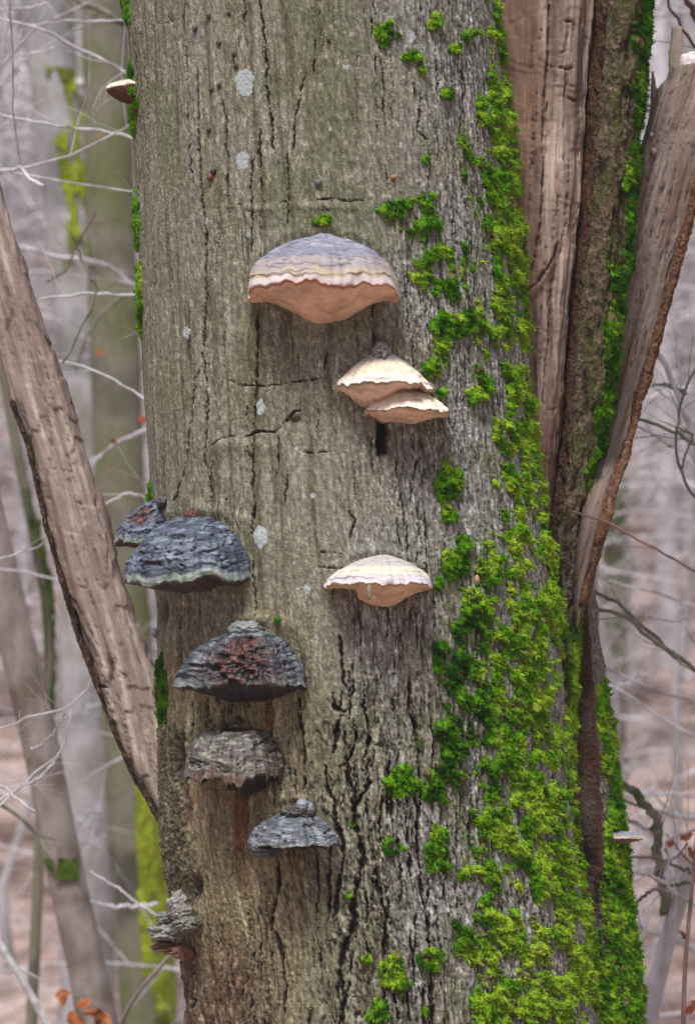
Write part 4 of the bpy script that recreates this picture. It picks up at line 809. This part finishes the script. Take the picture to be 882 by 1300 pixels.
bit('snail_shell', 826, 171, 2.6, 2.8, (196, 188, 180), 'tiny whitish snail shell above a larger one on the slab', 'snail shell', 60, stem=Cs, rough=0.05, mat='fungus')
bit('young_bracket', 197, 804, 5, 6, (132, 124, 136), 'tiny lilac young bracket on the trunk edge beside the split log', 'fungus', 61, rough=0.12)
bit('young_bracket', 89, 509, 3.6, 6, (96, 66, 52), 'tiny brown cup fungus on the edge of the split log', 'fungus', 62, stem=E, rough=0.2)

# ------------------------------------------------------------------ branches: tubes
def tube_arrays(pts, rad, k=6, seed=0):
    pts = np.asarray(pts, float); n = len(pts); tg = np.gradient(pts, axis=0); tg /= np.linalg.norm(tg, axis=1, keepdims=True) + 1e-9
    ref = np.array([0.31, 0.52, 0.79]); u = np.cross(tg, ref); u /= np.linalg.norm(u, axis=1, keepdims=True) + 1e-9; v = np.cross(tg, u)
    th = np.arange(k) * 2 * math.pi / k; r = np.asarray(rad, float)[:, None, None]
    P = pts[:, None] + r * (np.cos(th)[None, :, None] * u[:, None] + np.sin(th)[None, :, None] * v[:, None])
    V = np.concatenate([P.reshape(-1, 3), pts[-1:]]); i = np.arange(k)
    return V, grid_faces(n, k, True), np.stack([(n - 1) * k + i, (n - 1) * k + (i + 1) % k, np.full(k, n * k)], -1)
def tubes(name, lst, k=6):
    Vs, F4, F3 = [], [], []; o = 0
    for pts, rad, *kk in lst:
        V, a, b = tube_arrays(pts, rad, kk[0] if kk else k); Vs.append(V); F4.append(a + o); F3.append(b + o); o += len(V)
    return raw_mesh(name, np.concatenate(Vs), [np.concatenate(F4), np.concatenate(F3)])
def smooth_path(pts, n):
    pts = np.array(pts, float); d = np.concatenate([[0], np.cumsum(np.linalg.norm(np.diff(pts, axis=0), axis=1))]); q = np.linspace(0, d[-1], n)
    out = np.stack([np.interp(q, d, pts[:, i]) for i in range(3)], -1)
    for _ in range(2): out[1:-1] = (out[:-2] + 2 * out[1:-1] + out[2:]) / 4
    return out
def twig_fan(lst, p, d, L, r, rs, lev, k=5, droop=0.0):
    n = max(4, int(L / 0.12)); n = min(n, 12); pts = [p]; dd = np.array(d, float)
    for i in range(n):
        dd = dd + rs.normal(0, 0.16, 3) + np.array([0, 0, -droop]); dd /= np.linalg.norm(dd); pts.append(pts[-1] + dd * L / n)
    pts = np.array(pts); rad = np.linspace(r, r * 0.35, n + 1); lst.append((pts, rad, k))
    if lev > 0:
        for i in range(1, n):
            if rs.random() < 0.75:
                a = rs.normal(0, 1, 3); a -= a.dot(dd) * dd; a /= np.linalg.norm(a) + 1e-9; tg = pts[i + 1] - pts[i]; tg /= np.linalg.norm(tg)
                nd = tg * 0.75 + a * 0.75 + np.array([0, 0, 0.1]); nd /= np.linalg.norm(nd); twig_fan(lst, pts[i], nd, L * rs.uniform(0.3, 0.55), rad[i] * 0.55, rs, lev - 1, 4, droop)

def bmat(name, a, b, c, sc=4): return node_mat(name, 0.9, 0.2, (0.8, 1.2), (60, 60, 18), 0.3, 0.004, base=a, var=[b, c], vscale=sc)
M['greybark'] = bmat('grey_beech_bark', lin(128, 126, 126), lin(172, 169, 171), lin(142, 140, 132))
M['palebark'] = bmat('pale_beech_bark', lin(172, 168, 170), lin(208, 205, 208), lin(158, 154, 150))
M['darkbark'] = bmat('dark_olive_bark', lin(82, 80, 68), lin(124, 121, 104), lin(106, 110, 74))
M['warmbark'] = bmat('warm_grey_bark', lin(124, 112, 104), lin(150, 140, 134), lin(110, 98, 88), 8)
M['twig'] = bmat('pale_twig_bark', lin(176, 172, 176), lin(218, 215, 220), lin(150, 145, 144), 12)
M['browntwig'] = bmat('brown_twig_bark', lin(96, 72, 66), lin(128, 98, 88), lin(84, 68, 62), 12)
M['greentwig'] = bmat('mossy_twig_bark', lin(92, 92, 74), lin(140, 138, 124), lin(82, 96, 56), 14)
M['whitetwig'] = bmat('lichen_white_bark', lin(190, 190, 188), lin(212, 212, 212), lin(150, 148, 140), 22)
M['farmoss'] = node_mat('yellow_green_moss', 0.95, 0.1, (0.6, 1.4), (45, 45, 45), 0.6, 0.02, base=lin(112, 132, 30), var=[lin(150, 164, 44), lin(92, 104, 34)], vscale=5)
M['darkmoss'] = node_mat('dark_green_moss', 0.95, 0.1, (0.6, 1.4), (90, 90, 90), 0.6, 0.01, base=lin(48, 70, 24), var=[lin(78, 100, 34), lin(60, 64, 36)], vscale=25)
M['dryleaf'] = node_mat('dry_beech_leaf', 0.8, 0.25, (0.85, 1.15), (200, 200, 200), 0.2, 0.001, base=lin(178, 98, 56), var=[lin(206, 138, 92), lin(150, 84, 52)], vscale=30, trans=0.35)

# ------------------------------------------------------------------ forest trees on the slope
def make_tree(seed, H, r0, mat, mossy=False, low=1.6, nb=16, lean=0.3):
    rs = np.random.default_rng(seed); n = 26; z = np.linspace(-0.3, H, n); wx = np.cumsum(rs.normal(0, 0.05, n)) + lean * (z / H) ** 1.5; wy = np.cumsum(rs.normal(0, 0.05, n))
    pts = np.stack([wx - wx[1], wy - wy[1], z], -1); rad = r0 * (1 - 0.85 * (np.maximum(z, 0) / H)) * (1 + 0.35 * np.exp(-np.maximum(z, 0) / 0.35))
    tr = tubes('trunk', [(pts, rad)], 16); cr_ = []
    for i in range(nb):
        zz = rs.uniform(low, H * 0.96); q = np.array([np.interp(zz, z, pts[:, 0]), np.interp(zz, z, pts[:, 1]), zz]); a = rs.uniform(0, 6.283); el = rs.uniform(0.05, 0.8)
        L = rs.uniform(1.2, 3.0) * (1 - 0.5 * zz / H); twig_fan(cr_, q, (math.cos(a), math.sin(a), el), L, min(0.032, r0 * 0.35) * (1 - 0.5 * zz / H), rs, 2, 5, 0.02)
    o = empty('forest_tree'); link('trunk', tr, mat, o); link('crown', tubes('crown', cr_), M['twig'] if mat is not M['darkbark'] else M['greybark'], o)
    if mossy:
        m_ = 60; zz = np.linspace(-0.2, min(H * 0.55, 5.5), m_); th = np.linspace(-1.9, 1.5, 26)
        cx = np.interp(zz, z, pts[:, 0]); cy = np.interp(zz, z, pts[:, 1]); rr = np.interp(zz, z, rad)
        nz = fbm(th[None] * 2.2 + seed, zz[:, None] * 2.2, 3, seed); mk_ = nz + 0.35 - 0.25 * np.abs(th[None]) > 0; rr2 = rr[:, None] * 1.04 + 0.012 + 0.02 * pn(th[None] * 5, zz[:, None] * 9, seed)
        P = np.stack([cx[:, None] + rr2 * np.cos(th), cy[:, None] + rr2 * np.sin(th), np.broadcast_to(zz[:, None], rr2.shape)], -1)
        V, F, _ = compact(P.reshape(-1, 3), grid_faces(m_, len(th)), mk_.ravel(), P.reshape(-1, 3)); link('moss', raw_mesh('moss', V, F), M['farmoss'], o)
    return o
def copy_tree(o):
    c = o.copy(); COL.objects.link(c)
    for ch in o.children:
        d = ch.copy(); COL.objects.link(d); d.parent = c
    return c
protos = [(make_tree(1, 13, 0.15, M['greybark'], False, 1.2, 20), 'slim grey beech with bare twigs on the leaf-covered slope', 'slim grey beeches on the slope'),
          (make_tree(2, 15, 0.22, M['darkbark'], True, 2.5, 16), 'dark olive tree with yellow-green moss up its trunk on the slope', 'mossy trees on the slope'),
          (make_tree(3, 12, 0.10, M['palebark'], False, 0.9, 24), 'thin pale pole-like beech on the slope', 'thin pale beeches on the slope'),
          (make_tree(4, 16, 0.27, M['warmbark'], False, 3.0, 14), 'stout warm-grey beech on the slope', 'stout beeches on the slope')]
rs = np.random.default_rng(21); used = [False] * 4; spots = []
def put(kind, x, y, sc=1.0, rz=None):
    o, lab, grp = protos[kind]
    if used[kind]: o = copy_tree(o)
    used[kind] = True; o.location = (x, y, hz(x, y) - 0.05); o.rotation_euler = (0, 0, rs.uniform(0, 6.28) if rz is None else rz); o.scale = (sc, sc, sc); props(o, lab, 'tree', grp); spots.append((x, y))
n_ = 0
while n_ < 135:
    y = 9 + 62 * rs.random() ** 0.8; d = y + 5.2; x = rs.uniform(-1, 1) * (0.10 * d * 1.5 + 1.6)
    if any((x - a) ** 2 + (y - b) ** 2 < (0.5 + 0.012 * d) ** 2 for a, b in spots): continue
    kd = int(rs.choice(4, p=[0.36, 0.24, 0.26, 0.14])); kd = kd if y > 24 or kd in (0, 2) else 2
    put(kd, x, y, rs.uniform(0.75, 1.2) if y > 24 else rs.uniform(0.55, 0.95)); n_ += 1

# forest goes on unseen behind and beside the camera, added to block low skylight
n_ = 0
while n_ < 46:
    a = rs.uniform(0, 6.283); r_ = rs.uniform(5, 24); x = r_ * math.cos(a); y = -5.2 + r_ * math.sin(a)
    if abs(x) < 0.16 * (y + 5.2) + 2.2 and y > -5.5: continue
    if any((x - a_) ** 2 + (y - b_) ** 2 < 1.2 for a_, b_ in spots): continue
    put(int(rs.choice(4, p=[0.4, 0.2, 0.2, 0.2])), x, y, rs.uniform(0.85, 1.25)); n_ += 1

# trees that can be told apart, traced from the picture and stood on the slope
def traced(label, pts, Y, wpx, mat, moss=None, group=None, crown=6, seed=0, name='forest_tree', cat='tree', hi=3.5):
    rs = np.random.default_rng(seed); pts = sorted(pts, key=lambda q: -q[1]); P = np.array([at(a, b, Y) for a, b in pts]); g0 = P[0] + 0; dirv = (P[0] - P[min(1, len(P) - 1)]); k = (P[0][2] - hz(P[0][0], Y)) / max(-dirv[2], 0.05)
    dirv[0] *= 0.35; base = P[0] + dirv * k; base[2] = hz(base[0], Y) - 0.1; tv = P[-1] - P[-2]; tv /= np.linalg.norm(tv)
    path = smooth_path(np.concatenate([[base], P, [P[-1] + tv * hi * 0.5 + np.array([0, 0, 0.1]), P[-1] + tv * hi * 0.6 + np.array([0, 0, hi * 0.6])]]), 60)
    m = mpp(Y); r = wpx * m / 2; rad = r * (1.12 - 0.35 * np.linspace(0, 1, 60) ** 1.5) * (1 + 0.03 * rs.normal(0, 1, 60)); rad[:4] *= [1.5, 1.3, 1.15, 1.05]
    o = empty(name, base, label=label, cat=cat, group=group); link('trunk', tubes('trunk', [(path, rad)], 24), mat, o); lst = []
    for i in range(crown):
        j = rs.integers(24, 58); a = rs.uniform(0, 6.283); twig_fan(lst, path[j], (math.cos(a), math.sin(a), 0.5), rs.uniform(1.0, 2.2), r * 0.22, rs, 2, 5)
    if lst: link('crown', tubes('crown', lst), M['twig'], o)
    for (q0, q1, th0, th1, dens) in (moss or []):
        pyj = proj(path)[1]; j0 = float(np.interp(-q1, -pyj, np.arange(60))); j1 = float(np.interp(-q0, -pyj, np.arange(60)))
        jj = np.linspace(j0, j1, 70); th = np.radians(np.linspace(th0, th1, 30)); c = np.stack([np.interp(jj, np.arange(60), path[:, i]) for i in range(3)], -1); rr = np.interp(jj, np.arange(60), rad)
        nz = fbm(th[None] * 2 + seed, jj[:, None] * 0.5, 3, seed); mk_ = nz + dens - 0.6 * np.abs(np.linspace(-1, 1, 30))[None] > 0; r2 = rr[:, None] * 1.03 + 0.006 + 0.012 * pn(th[None] * 6, jj[:, None] * 2, seed + 3)
        Pm = np.stack([c[:, None, 0] + r2 * np.cos(th), c[:, None, 1] - r2 * np.sin(th), np.broadcast_to(c[:, None, 2], r2.shape)], -1)
        V, F, _ = compact(Pm.reshape(-1, 3), grid_faces(70, 30), mk_.ravel(), Pm.reshape(-1, 3))
        if len(F): link('moss', raw_mesh('moss', V, F), M['farmoss'] if wpx > 55 else M['darkmoss'], o)
    return path
traced('grey tree with yellow-green moss down one side, behind the split log', [(40, -60), (62, 60), (80, 190), (96, 330), (104, 450), (108, 560), (110, 700)], 5.5, 62, M['greybark'], [(90, 340, -20, 110, 0.3), (300, 640, -50, 50, 0.35)], seed=1)
traced('straight grey trunk with moss blotches between split log and big beech', [(100, -40), (110, 200), (120, 420), (128, 640)], 9.0, 32, M['greybark'], [(60, 640, 0, 160, 0.1)], seed=2)
traced('smooth warm-grey beech leaning past the split log', [(-30, 600), (4, 740), (28, 850), (52, 930), (62, 1000), (78, 1090), (104, 1200), (127, 1290)], 2.4, 44, M['warmbark'], [(1088, 1116, 30, 130, 0.35)], crown=3, seed=3)
traced('stout tree thickly coated in yellow-green moss behind the trunk foot', [(150, 560), (158, 800), (165, 940), (172, 1080), (182, 1200), (188, 1310)], 5.0, 62, M['darkbark'], [(880, 1330, -60, 90, 0.8)], seed=4)
traced('dark green-grey trunk beside the smooth leaning beech', [(96, 500), (106, 800), (110, 1000), (112, 1200)], 8.0, 30, M['darkbark'], [(850, 1250, 0, 180, 0.25)], seed=5)
traced('thin dark mossy pole curving behind the split log', [(20, 560), (35, 640), (52, 720), (68, 790), (66, 860), (58, 920)], 3.5, 13, M['darkbark'], [(620, 920, 0, 120, 0.3)], crown=4, seed=6)
traced('grey-green trunk beyond the bark-edged slab', [(790, 300), (782, 600), (778, 900), (775, 1200)], 10.0, 30, M['darkbark'], [(400, 1000, 0, 180, 0.15)], seed=7)
traced('pale straight beech in the gap beside the slab', [(836, 100), (842, 400), (845, 700), (850, 1000)], 12.0, 26, M['palebark'], seed=8)

# ------------------------------------------------------------------ near saplings with traced branches
def sapling(label, stem_pts, Y, r_px, branches, mat, name='beech_sapling', stem_mat=None, leaves=(), seed=0, extra=4):
    """stem_pts in pixels at depth Y, reaching the ground; each branch (px points, depth, radius px, material) ends on the stem"""
    rs = np.random.default_rng(seed); P = np.array([at(a, b, Y) for a, b in stem_pts]); o = P[np.argmin(P[:, 2])].copy(); gz = hz(o[0], Y) - 0.05; m = mpp(Y)
    if o[2] > gz: P = np.concatenate([P, [[o[0] + 0.03, Y, gz]]]); o = P[-1]
    P = P[np.argsort(P[:, 2])]; path = smooth_path(P, 40); root = empty(name, (o[0], Y, gz + 0.05), label=label, cat='sapling')
    link('stem', tubes('stem', [(path, r_px * m * np.linspace(1.25, 0.55, 40))], 10), stem_mat or mat, root)
    for bpts, bY, br, bm, join in branches:
        Q = [at(a, b, bY) for a, b in bpts]
        if join:
            end = Q[-1]; j = np.argmin(np.abs(path[:, 2] - (end[2] - 0.12 * np.hypot(end[0] - o[0], bY - Y)))); Q.append(path[j])
        q = smooth_path(Q, 34); mm = mpp(bY); rs2 = rs.normal(0, 1, 34); n = len(q); q[1:-1] += rs.normal(0, 0.25 * br * mm + 0.0006, (n - 2, 3)); rad = br * mm * np.linspace(0.75, 1.15, 34) * (1 + 0.07 * rs2); lst = [(q, rad, 8)]
        for _ in range(extra):
            i = rs.integers(2, 22); tg = q[i] - q[i + 1]; tg /= np.linalg.norm(tg); a = rs.normal(0, 1, 3); a[1] *= 0.5; nd = tg * 0.8 + a * 0.55; nd /= np.linalg.norm(nd); twig_fan(lst, q[i], nd, rs.uniform(0.06, 0.22), max(0.3 * br * mm, 0.0007), rs, 1, 4)
        link('branch', tubes('branch', lst), bm or mat, root)
    return root
tw, bt, gt, wt = M['twig'], M['browntwig'], M['greentwig'], M['whitetwig']
sapling('pale bare sapling behind the trunk, twigs reaching over the split log', [(335, -260), (330, 200), (345, 600), (350, 1100)], 1.5, 9, [
    ([(-20, 18), (15, 27), (40, 33), (68, 42), (95, 60), (128, 74), (160, 93), (200, 112)], 1.3, 2.3, tw, 1), ([(40, 32), (75, 26), (120, 27), (160, 25), (200, 30)], 1.35, 1.7, tw, 1),
    ([(-10, 144), (15, 148), (60, 157), (110, 163), (160, 172), (210, 185)], 1.2, 2.0, wt, 1), ([(50, 381), (85, 375), (120, 372), (175, 376), (230, 385)], 1.3, 2.3, wt, 1),
    ([(76, 458), (110, 467), (140, 475), (160, 492), (185, 506), (240, 540)], 1.1, 2.0, wt, 1), ([(92, 300), (110, 345), (125, 368), (118, 382), (115, 398), (105, 410), (92, 440), (80, 461)], 1.1, 1.7, gt, 0),
    ([(112, 645), (130, 640), (150, 632), (165, 623), (185, 632), (230, 660)], 1.6, 2.2, tw, 1), ([(122, 270), (105, 300), (92, 325), (85, 345), (60, 358)], 1.6, 1.3, bt, 0), ([(-10, 12), (40, 10), (60, 3), (75, 26)], 1.4, 1.3, tw, 0), ([(-10, 70), (30, 70), (58, 66), (70, 60)], 1.8, 1.3, tw, 0)], tw, seed=1)
sapling('sapling with a thick dark mossy limb crossing the top of the gap', [(300, -300), (310, 300), (300, 900)], 2.2, 9, [([(70, -20), (95, -3), (128, 12), (160, 30), (220, 62)], 2.1, 5.0, gt, 1), ([(20, 312), (40, 318), (75, 326), (110, 331), (130, 328), (150, 345), (165, 360), (220, 400)], 2.8, 4.0, tw, 1), ([(95, 470), (110, 410), (150, 380), (200, 350)], 3.2, 3.5, gt, 1), ([(110, 590), (130, 578), (150, 562), (200, 540)], 2.8, 3.4, tw, 1)], gt, seed=2, extra=3)
sapling('wispy sapling beyond the split log with forked twigs', [(-90, 300), (-85, 700), (-80, 1200)], 1.2, 6, [([(55, 690), (35, 698), (10, 707), (-30, 712)], 1.0, 1.6, tw, 1), ([(118, 860), (100, 892), (85, 902), (60, 905), (42, 908), (-10, 930)], 0.9, 1.8, tw, 1), ([(92, 900), (88, 925), (75, 962), (50, 975), (15, 1010), (-20, 1040)], 0.9, 1.5, tw, 1), ([(85, 902), (70, 930), (50, 948), (40, 950)], 0.95, 1.4, tw, 0), ([(45, 1030), (30, 1025), (22, 1012), (10, 1000), (-20, 990)], 0.8, 2.3, wt, 1), ([(75, 960), (55, 985), (30, 1000), (-10, 1020)], 1.3, 1.7, tw, 1), ([(60, 1250), (45, 1240), (20, 1225), (-20, 1210)], 1.8, 1.5, tw, 1), ([(66, 1090), (40, 1050), (15, 1030), (-30, 1000)], 1.8, 3, gt, 1), ([(110, 760), (90, 745), (60, 730), (-10, 720)], 2.2, 1.6, tw, 1)], tw, seed=3, extra=3)
sapling('white-barked slanting sapling at the foot of the leaning beech', [(-30, 1150), (5, 1205), (30, 1246), (60, 1300), (130, 1420), (150, 1500)], 1.5, 7.5, [], wt, seed=4)
sapling('tan bent sapling emerging beneath the knobbly layered bracket', [(290, 1130), (215, 1215), (188, 1243), (164, 1272), (150, 1300), (140, 1380)], 1.2, 4.6, [([(115, 1105), (150, 1128), (180, 1150), (205, 1165), (240, 1190)], 1.4, 1.8, tw, 0), ([(110, 1145), (150, 1152), (200, 1148)], 2.4, 2.4, tw, 0)], M['warmbark'], seed=5, extra=0)
sapling('mossy sapling beside the slab, twin curved limbs reaching inward', [(985, 300), (980, 800), (975, 1300)], 1.0, 10, [([(740, 745), (755, 752), (785, 765), (815, 795), (850, 825), (882, 850), (920, 880)], 0.8, 2.9, gt, 1), ([(738, 768), (755, 772), (790, 780), (820, 805), (850, 828), (884, 853), (920, 890)], 0.78, 3.4, gt, 1), ([(882, 782), (855, 790), (838, 786), (822, 782)], 1.0, 1.3, tw, 0), ([(765, 848), (800, 862), (830, 880), (855, 888), (890, 886), (930, 900)], 1.8, 2.4, tw, 1), ([(766, 866), (800, 880), (830, 905), (850, 920), (890, 940), (940, 960)], 2.0, 2.4, tw, 1), ([(770, 736), (800, 742), (840, 756), (882, 770), (930, 790)], 1.9, 2.0, tw, 1)], gt, seed=6, extra=3)
sapling('lichen-white sapling limbs beyond the slab edge', [(960, 100), (965, 600), (975, 1300)], 0.7, 9, [([(832, 448), (848, 470), (858, 498), (866, 525), (876, 548), (890, 575), (930, 640)], 0.9, 5.0, wt, 1), ([(800, 532), (820, 534), (842, 541), (862, 552), (884, 565), (930, 600)], 0.6, 2.6, gt, 1), ([(800, 538), (815, 545), (832, 553), (852, 569)], 0.5, 1.8, wt, 0), ([(890, 450), (872, 484), (866, 505), (857, 542), (857, 568), (862, 596), (874, 622), (890, 640), (930, 690)], 0.5, 2.1, gt, 1), ([(857, 543), (872, 548), (880, 556), (868, 580), (865, 600)], 0.5, 1.5, gt, 0), ([(820, 490), (845, 488), (870, 500)], 0.9, 2.2, gt, 0)], gt, seed=7)
sapling('stout forked sapling with lichened bark below the tiny grey bracket', [(960, 960), (905, 1040), (868, 1125), (848, 1185), (830, 1260), (818, 1320), (815, 1400)], 1.1, 15, [([(770, 975), (785, 990), (800, 1004), (818, 1022), (830, 1036), (834, 1070), (838, 1110), (845, 1160)], 1.1, 6.5, M['greentwig'], 0), ([(792, 1090), (810, 1087), (840, 1092), (870, 1104), (900, 1120)], 0.9, 2.3, gt, 0), ([(792, 1106), (820, 1110), (845, 1122), (862, 1138), (880, 1148), (900, 1150)], 0.8, 2.6, wt, 0), ([(798, 1160), (808, 1145), (825, 1132), (850, 1124), (890, 1118)], 0.95, 2.6, gt, 0), ([(800, 1170), (820, 1182), (845, 1188), (870, 1200), (900, 1215)], 1.5, 4.0, wt, 0), ([(845, 1118), (847, 1090), (844, 1068), (860, 1060), (890, 1050)], 0.8, 1.8, tw, 0), ([(795, 1040), (812, 1048), (830, 1060)], 1.4, 2.6, tw, 0), ([(840, 1100), (862, 1085), (872, 1070)], 0.9, 1.0, bt, 0), ([(846, 1060), (866, 1085), (890, 1110)], 0.9, 1.1, bt, 0), ([(836, 1030), (860, 1036), (890, 1038)], 1.9, 3.4, tw, 0)], M['palebark'], seed=8, extra=2)
sapling('thin dark brown sapling stem standing before the forked one', [(892, 980), (881, 1090), (876, 1150), (870, 1200), (866, 1300), (868, 1400)], 0.35, 4.2, [([(862, 1182), (868, 1186), (871, 1190)], 0.35, 2.2, bt, 0)], bt, seed=9, extra=0)
sapling('reddish twig sapling reaching across the lower end of the slab', [(1010, 500), (1005, 900), (1010, 1500)], -0.9, 6, [([(722, 648), (745, 655), (772, 664), (800, 680), (830, 694), (850, 708), (885, 726), (940, 760)], -0.75, 1.9, bt, 1)], bt, seed=10, extra=1)
sapling('dark thin sapling tips above the slab beside the bark ridge', [(1000, -300), (990, 200), (985, 900)], 0.8, 7, [([(842, -20), (850, 12), (862, 26), (872, 48), (890, 70), (930, 110)], 0.75, 2.4, bt, 1), ([(866, -30), (874, 8), (884, 30), (940, 80)], 0.7, 5, bt, 1), ([(786, 90), (806, 128), (818, 140), (850, 146)], 0.8, 1.3, bt, 0), ([(778, 126), (800, 132), (825, 134), (880, 140), (930, 150)], 0.8, 1.5, bt, 1), ([(781, 143), (796, 135), (806, 132)], 0.8, 1.2, bt, 0), ([(806, -20), (808, 10), (806, 34), (810, 60)], 1.6, 1.6, bt, 0)], bt, seed=11, extra=1)
# understory scrub further back
rs = np.random.default_rng(77)
for k in range(32):
    y = 3.4 + 15 * rs.random(); d = y + 5.2; side = -1 if k % 2 else 1; x = side * rs.uniform(0.16, 1.25) * (0.10 * d) + rs.normal(0, 0.2); z0 = hz(x, y); H = rs.uniform(2.2, 4.4)
    lst = []; n = 14; zz = np.linspace(0, H, n); pth = np.stack([x + np.cumsum(rs.normal(0, 0.05, n)), y + np.cumsum(rs.normal(0, 0.05, n)), z0 - 0.05 + zz], -1); o = empty('understory_sapling', (x, y, z0), label='bare twiggy understory sapling among the trees behind', cat='sapling', group='understory saplings among the trees behind')
    link('stem', tubes('stem', [(pth, np.linspace(0.02, 0.006, n))]), M['greybark'], o)
    for i in range(2, n):
        for _ in range(2): a = rs.uniform(0, 6.283); twig_fan(lst, pth[i], (math.cos(a), math.sin(a), 0.25), rs.uniform(0.5, 1.3), 0.0065, rs, 2, 4, 0.015)
    link('twigs', tubes('twigs', lst), M['twig'], o)

# dry leaves still hanging
def leaf_mesh(L, seed):
    rs = np.random.default_rng(seed); t = np.linspace(0, 1, 9); wv = 0.30 * L * np.sin(np.pi * t ** 0.85) ** 0.9; cur = rs.uniform(0.1, 0.5); V = []
    for i in range(9):
        z = cur * L * (t[i] ** 2) + 0.03 * L * math.sin(i * 2.1)
        V += [[t[i] * L, -wv[i], z + 0.35 * wv[i] + 0.02 * L * (i % 2)], [t[i] * L, 0, z], [t[i] * L, wv[i], z + 0.35 * wv[i] - 0.02 * L * (i % 2)]]
    V = np.array(V); return raw_mesh('dry_leaf', np.concatenate([V, V + [0, 0, 0.0005]]), np.concatenate([grid_faces(9, 3), grid_faces(9, 3)[:, ::-1] + 27]))
def hang_leaf(cx, cy, Y, lpx, label, group, seed):
    rs = np.random.default_rng(seed); o = link('dry_leaf', leaf_mesh(lpx * mpp(Y), seed), M['dryleaf']); o.location = at(cx, cy, Y); o.rotation_euler = (rs.uniform(-1, 1) + 1.2, rs.uniform(-0.6, 0.9), rs.uniform(-0.8, 0.8)); props(o, label, 'leaf', group)
for k, (x, y) in enumerate([(76, 1272), (88, 1284), (96, 1278), (104, 1290), (112, 1282), (120, 1292), (70, 1264), (92, 1294), (126, 1284), (84, 1296)]):
    hang_leaf(x, y, 1.5 + 0.02 * k, 24, 'rust-brown dry beech leaf hanging by the white slanting sapling', 'dry leaves by the slanting sapling', k)
for k, (x, y, Y, l) in enumerate([(176, 528, 2.0, 14), (140, 560, 2.4, 12), (120, 446, 2.4, 13), (58, 340, 1.6, 14), (124, 172, 3.0, 12), (140, 590, 3, 8)]):
    hang_leaf(x, y, Y, l, 'single orange dry leaf on twigs between split log and trunk', 'single dry leaves between log and trunk', 50 + k)
for k, (x, y) in enumerate([(846, 1074), (862, 1066), (872, 1074), (868, 1288), (876, 1270)]):
    hang_leaf(x, y, 0.95, 20, 'orange dry leaf caught by the stout forked sapling', 'dry leaves by the forked sapling', 80 + k)

# limbs of the big beech, high above
lst = []; rs = np.random.default_rng(5); top = np.array([T.c[-1], 0.0, T.zr[-1]])
for i in range(9):
    a = i * 0.7; z = T.zr[-1] - 0.15 * i; c = np.array([np.interp(z, T.zr, T.c), 0, z]); twig_fan(lst, c, (math.cos(a), math.sin(a), 0.9), rs.uniform(2.2, 3.6), 0.07, rs, 3, 7)
link('crown', tubes('crown', lst), M['greybark'], tree)
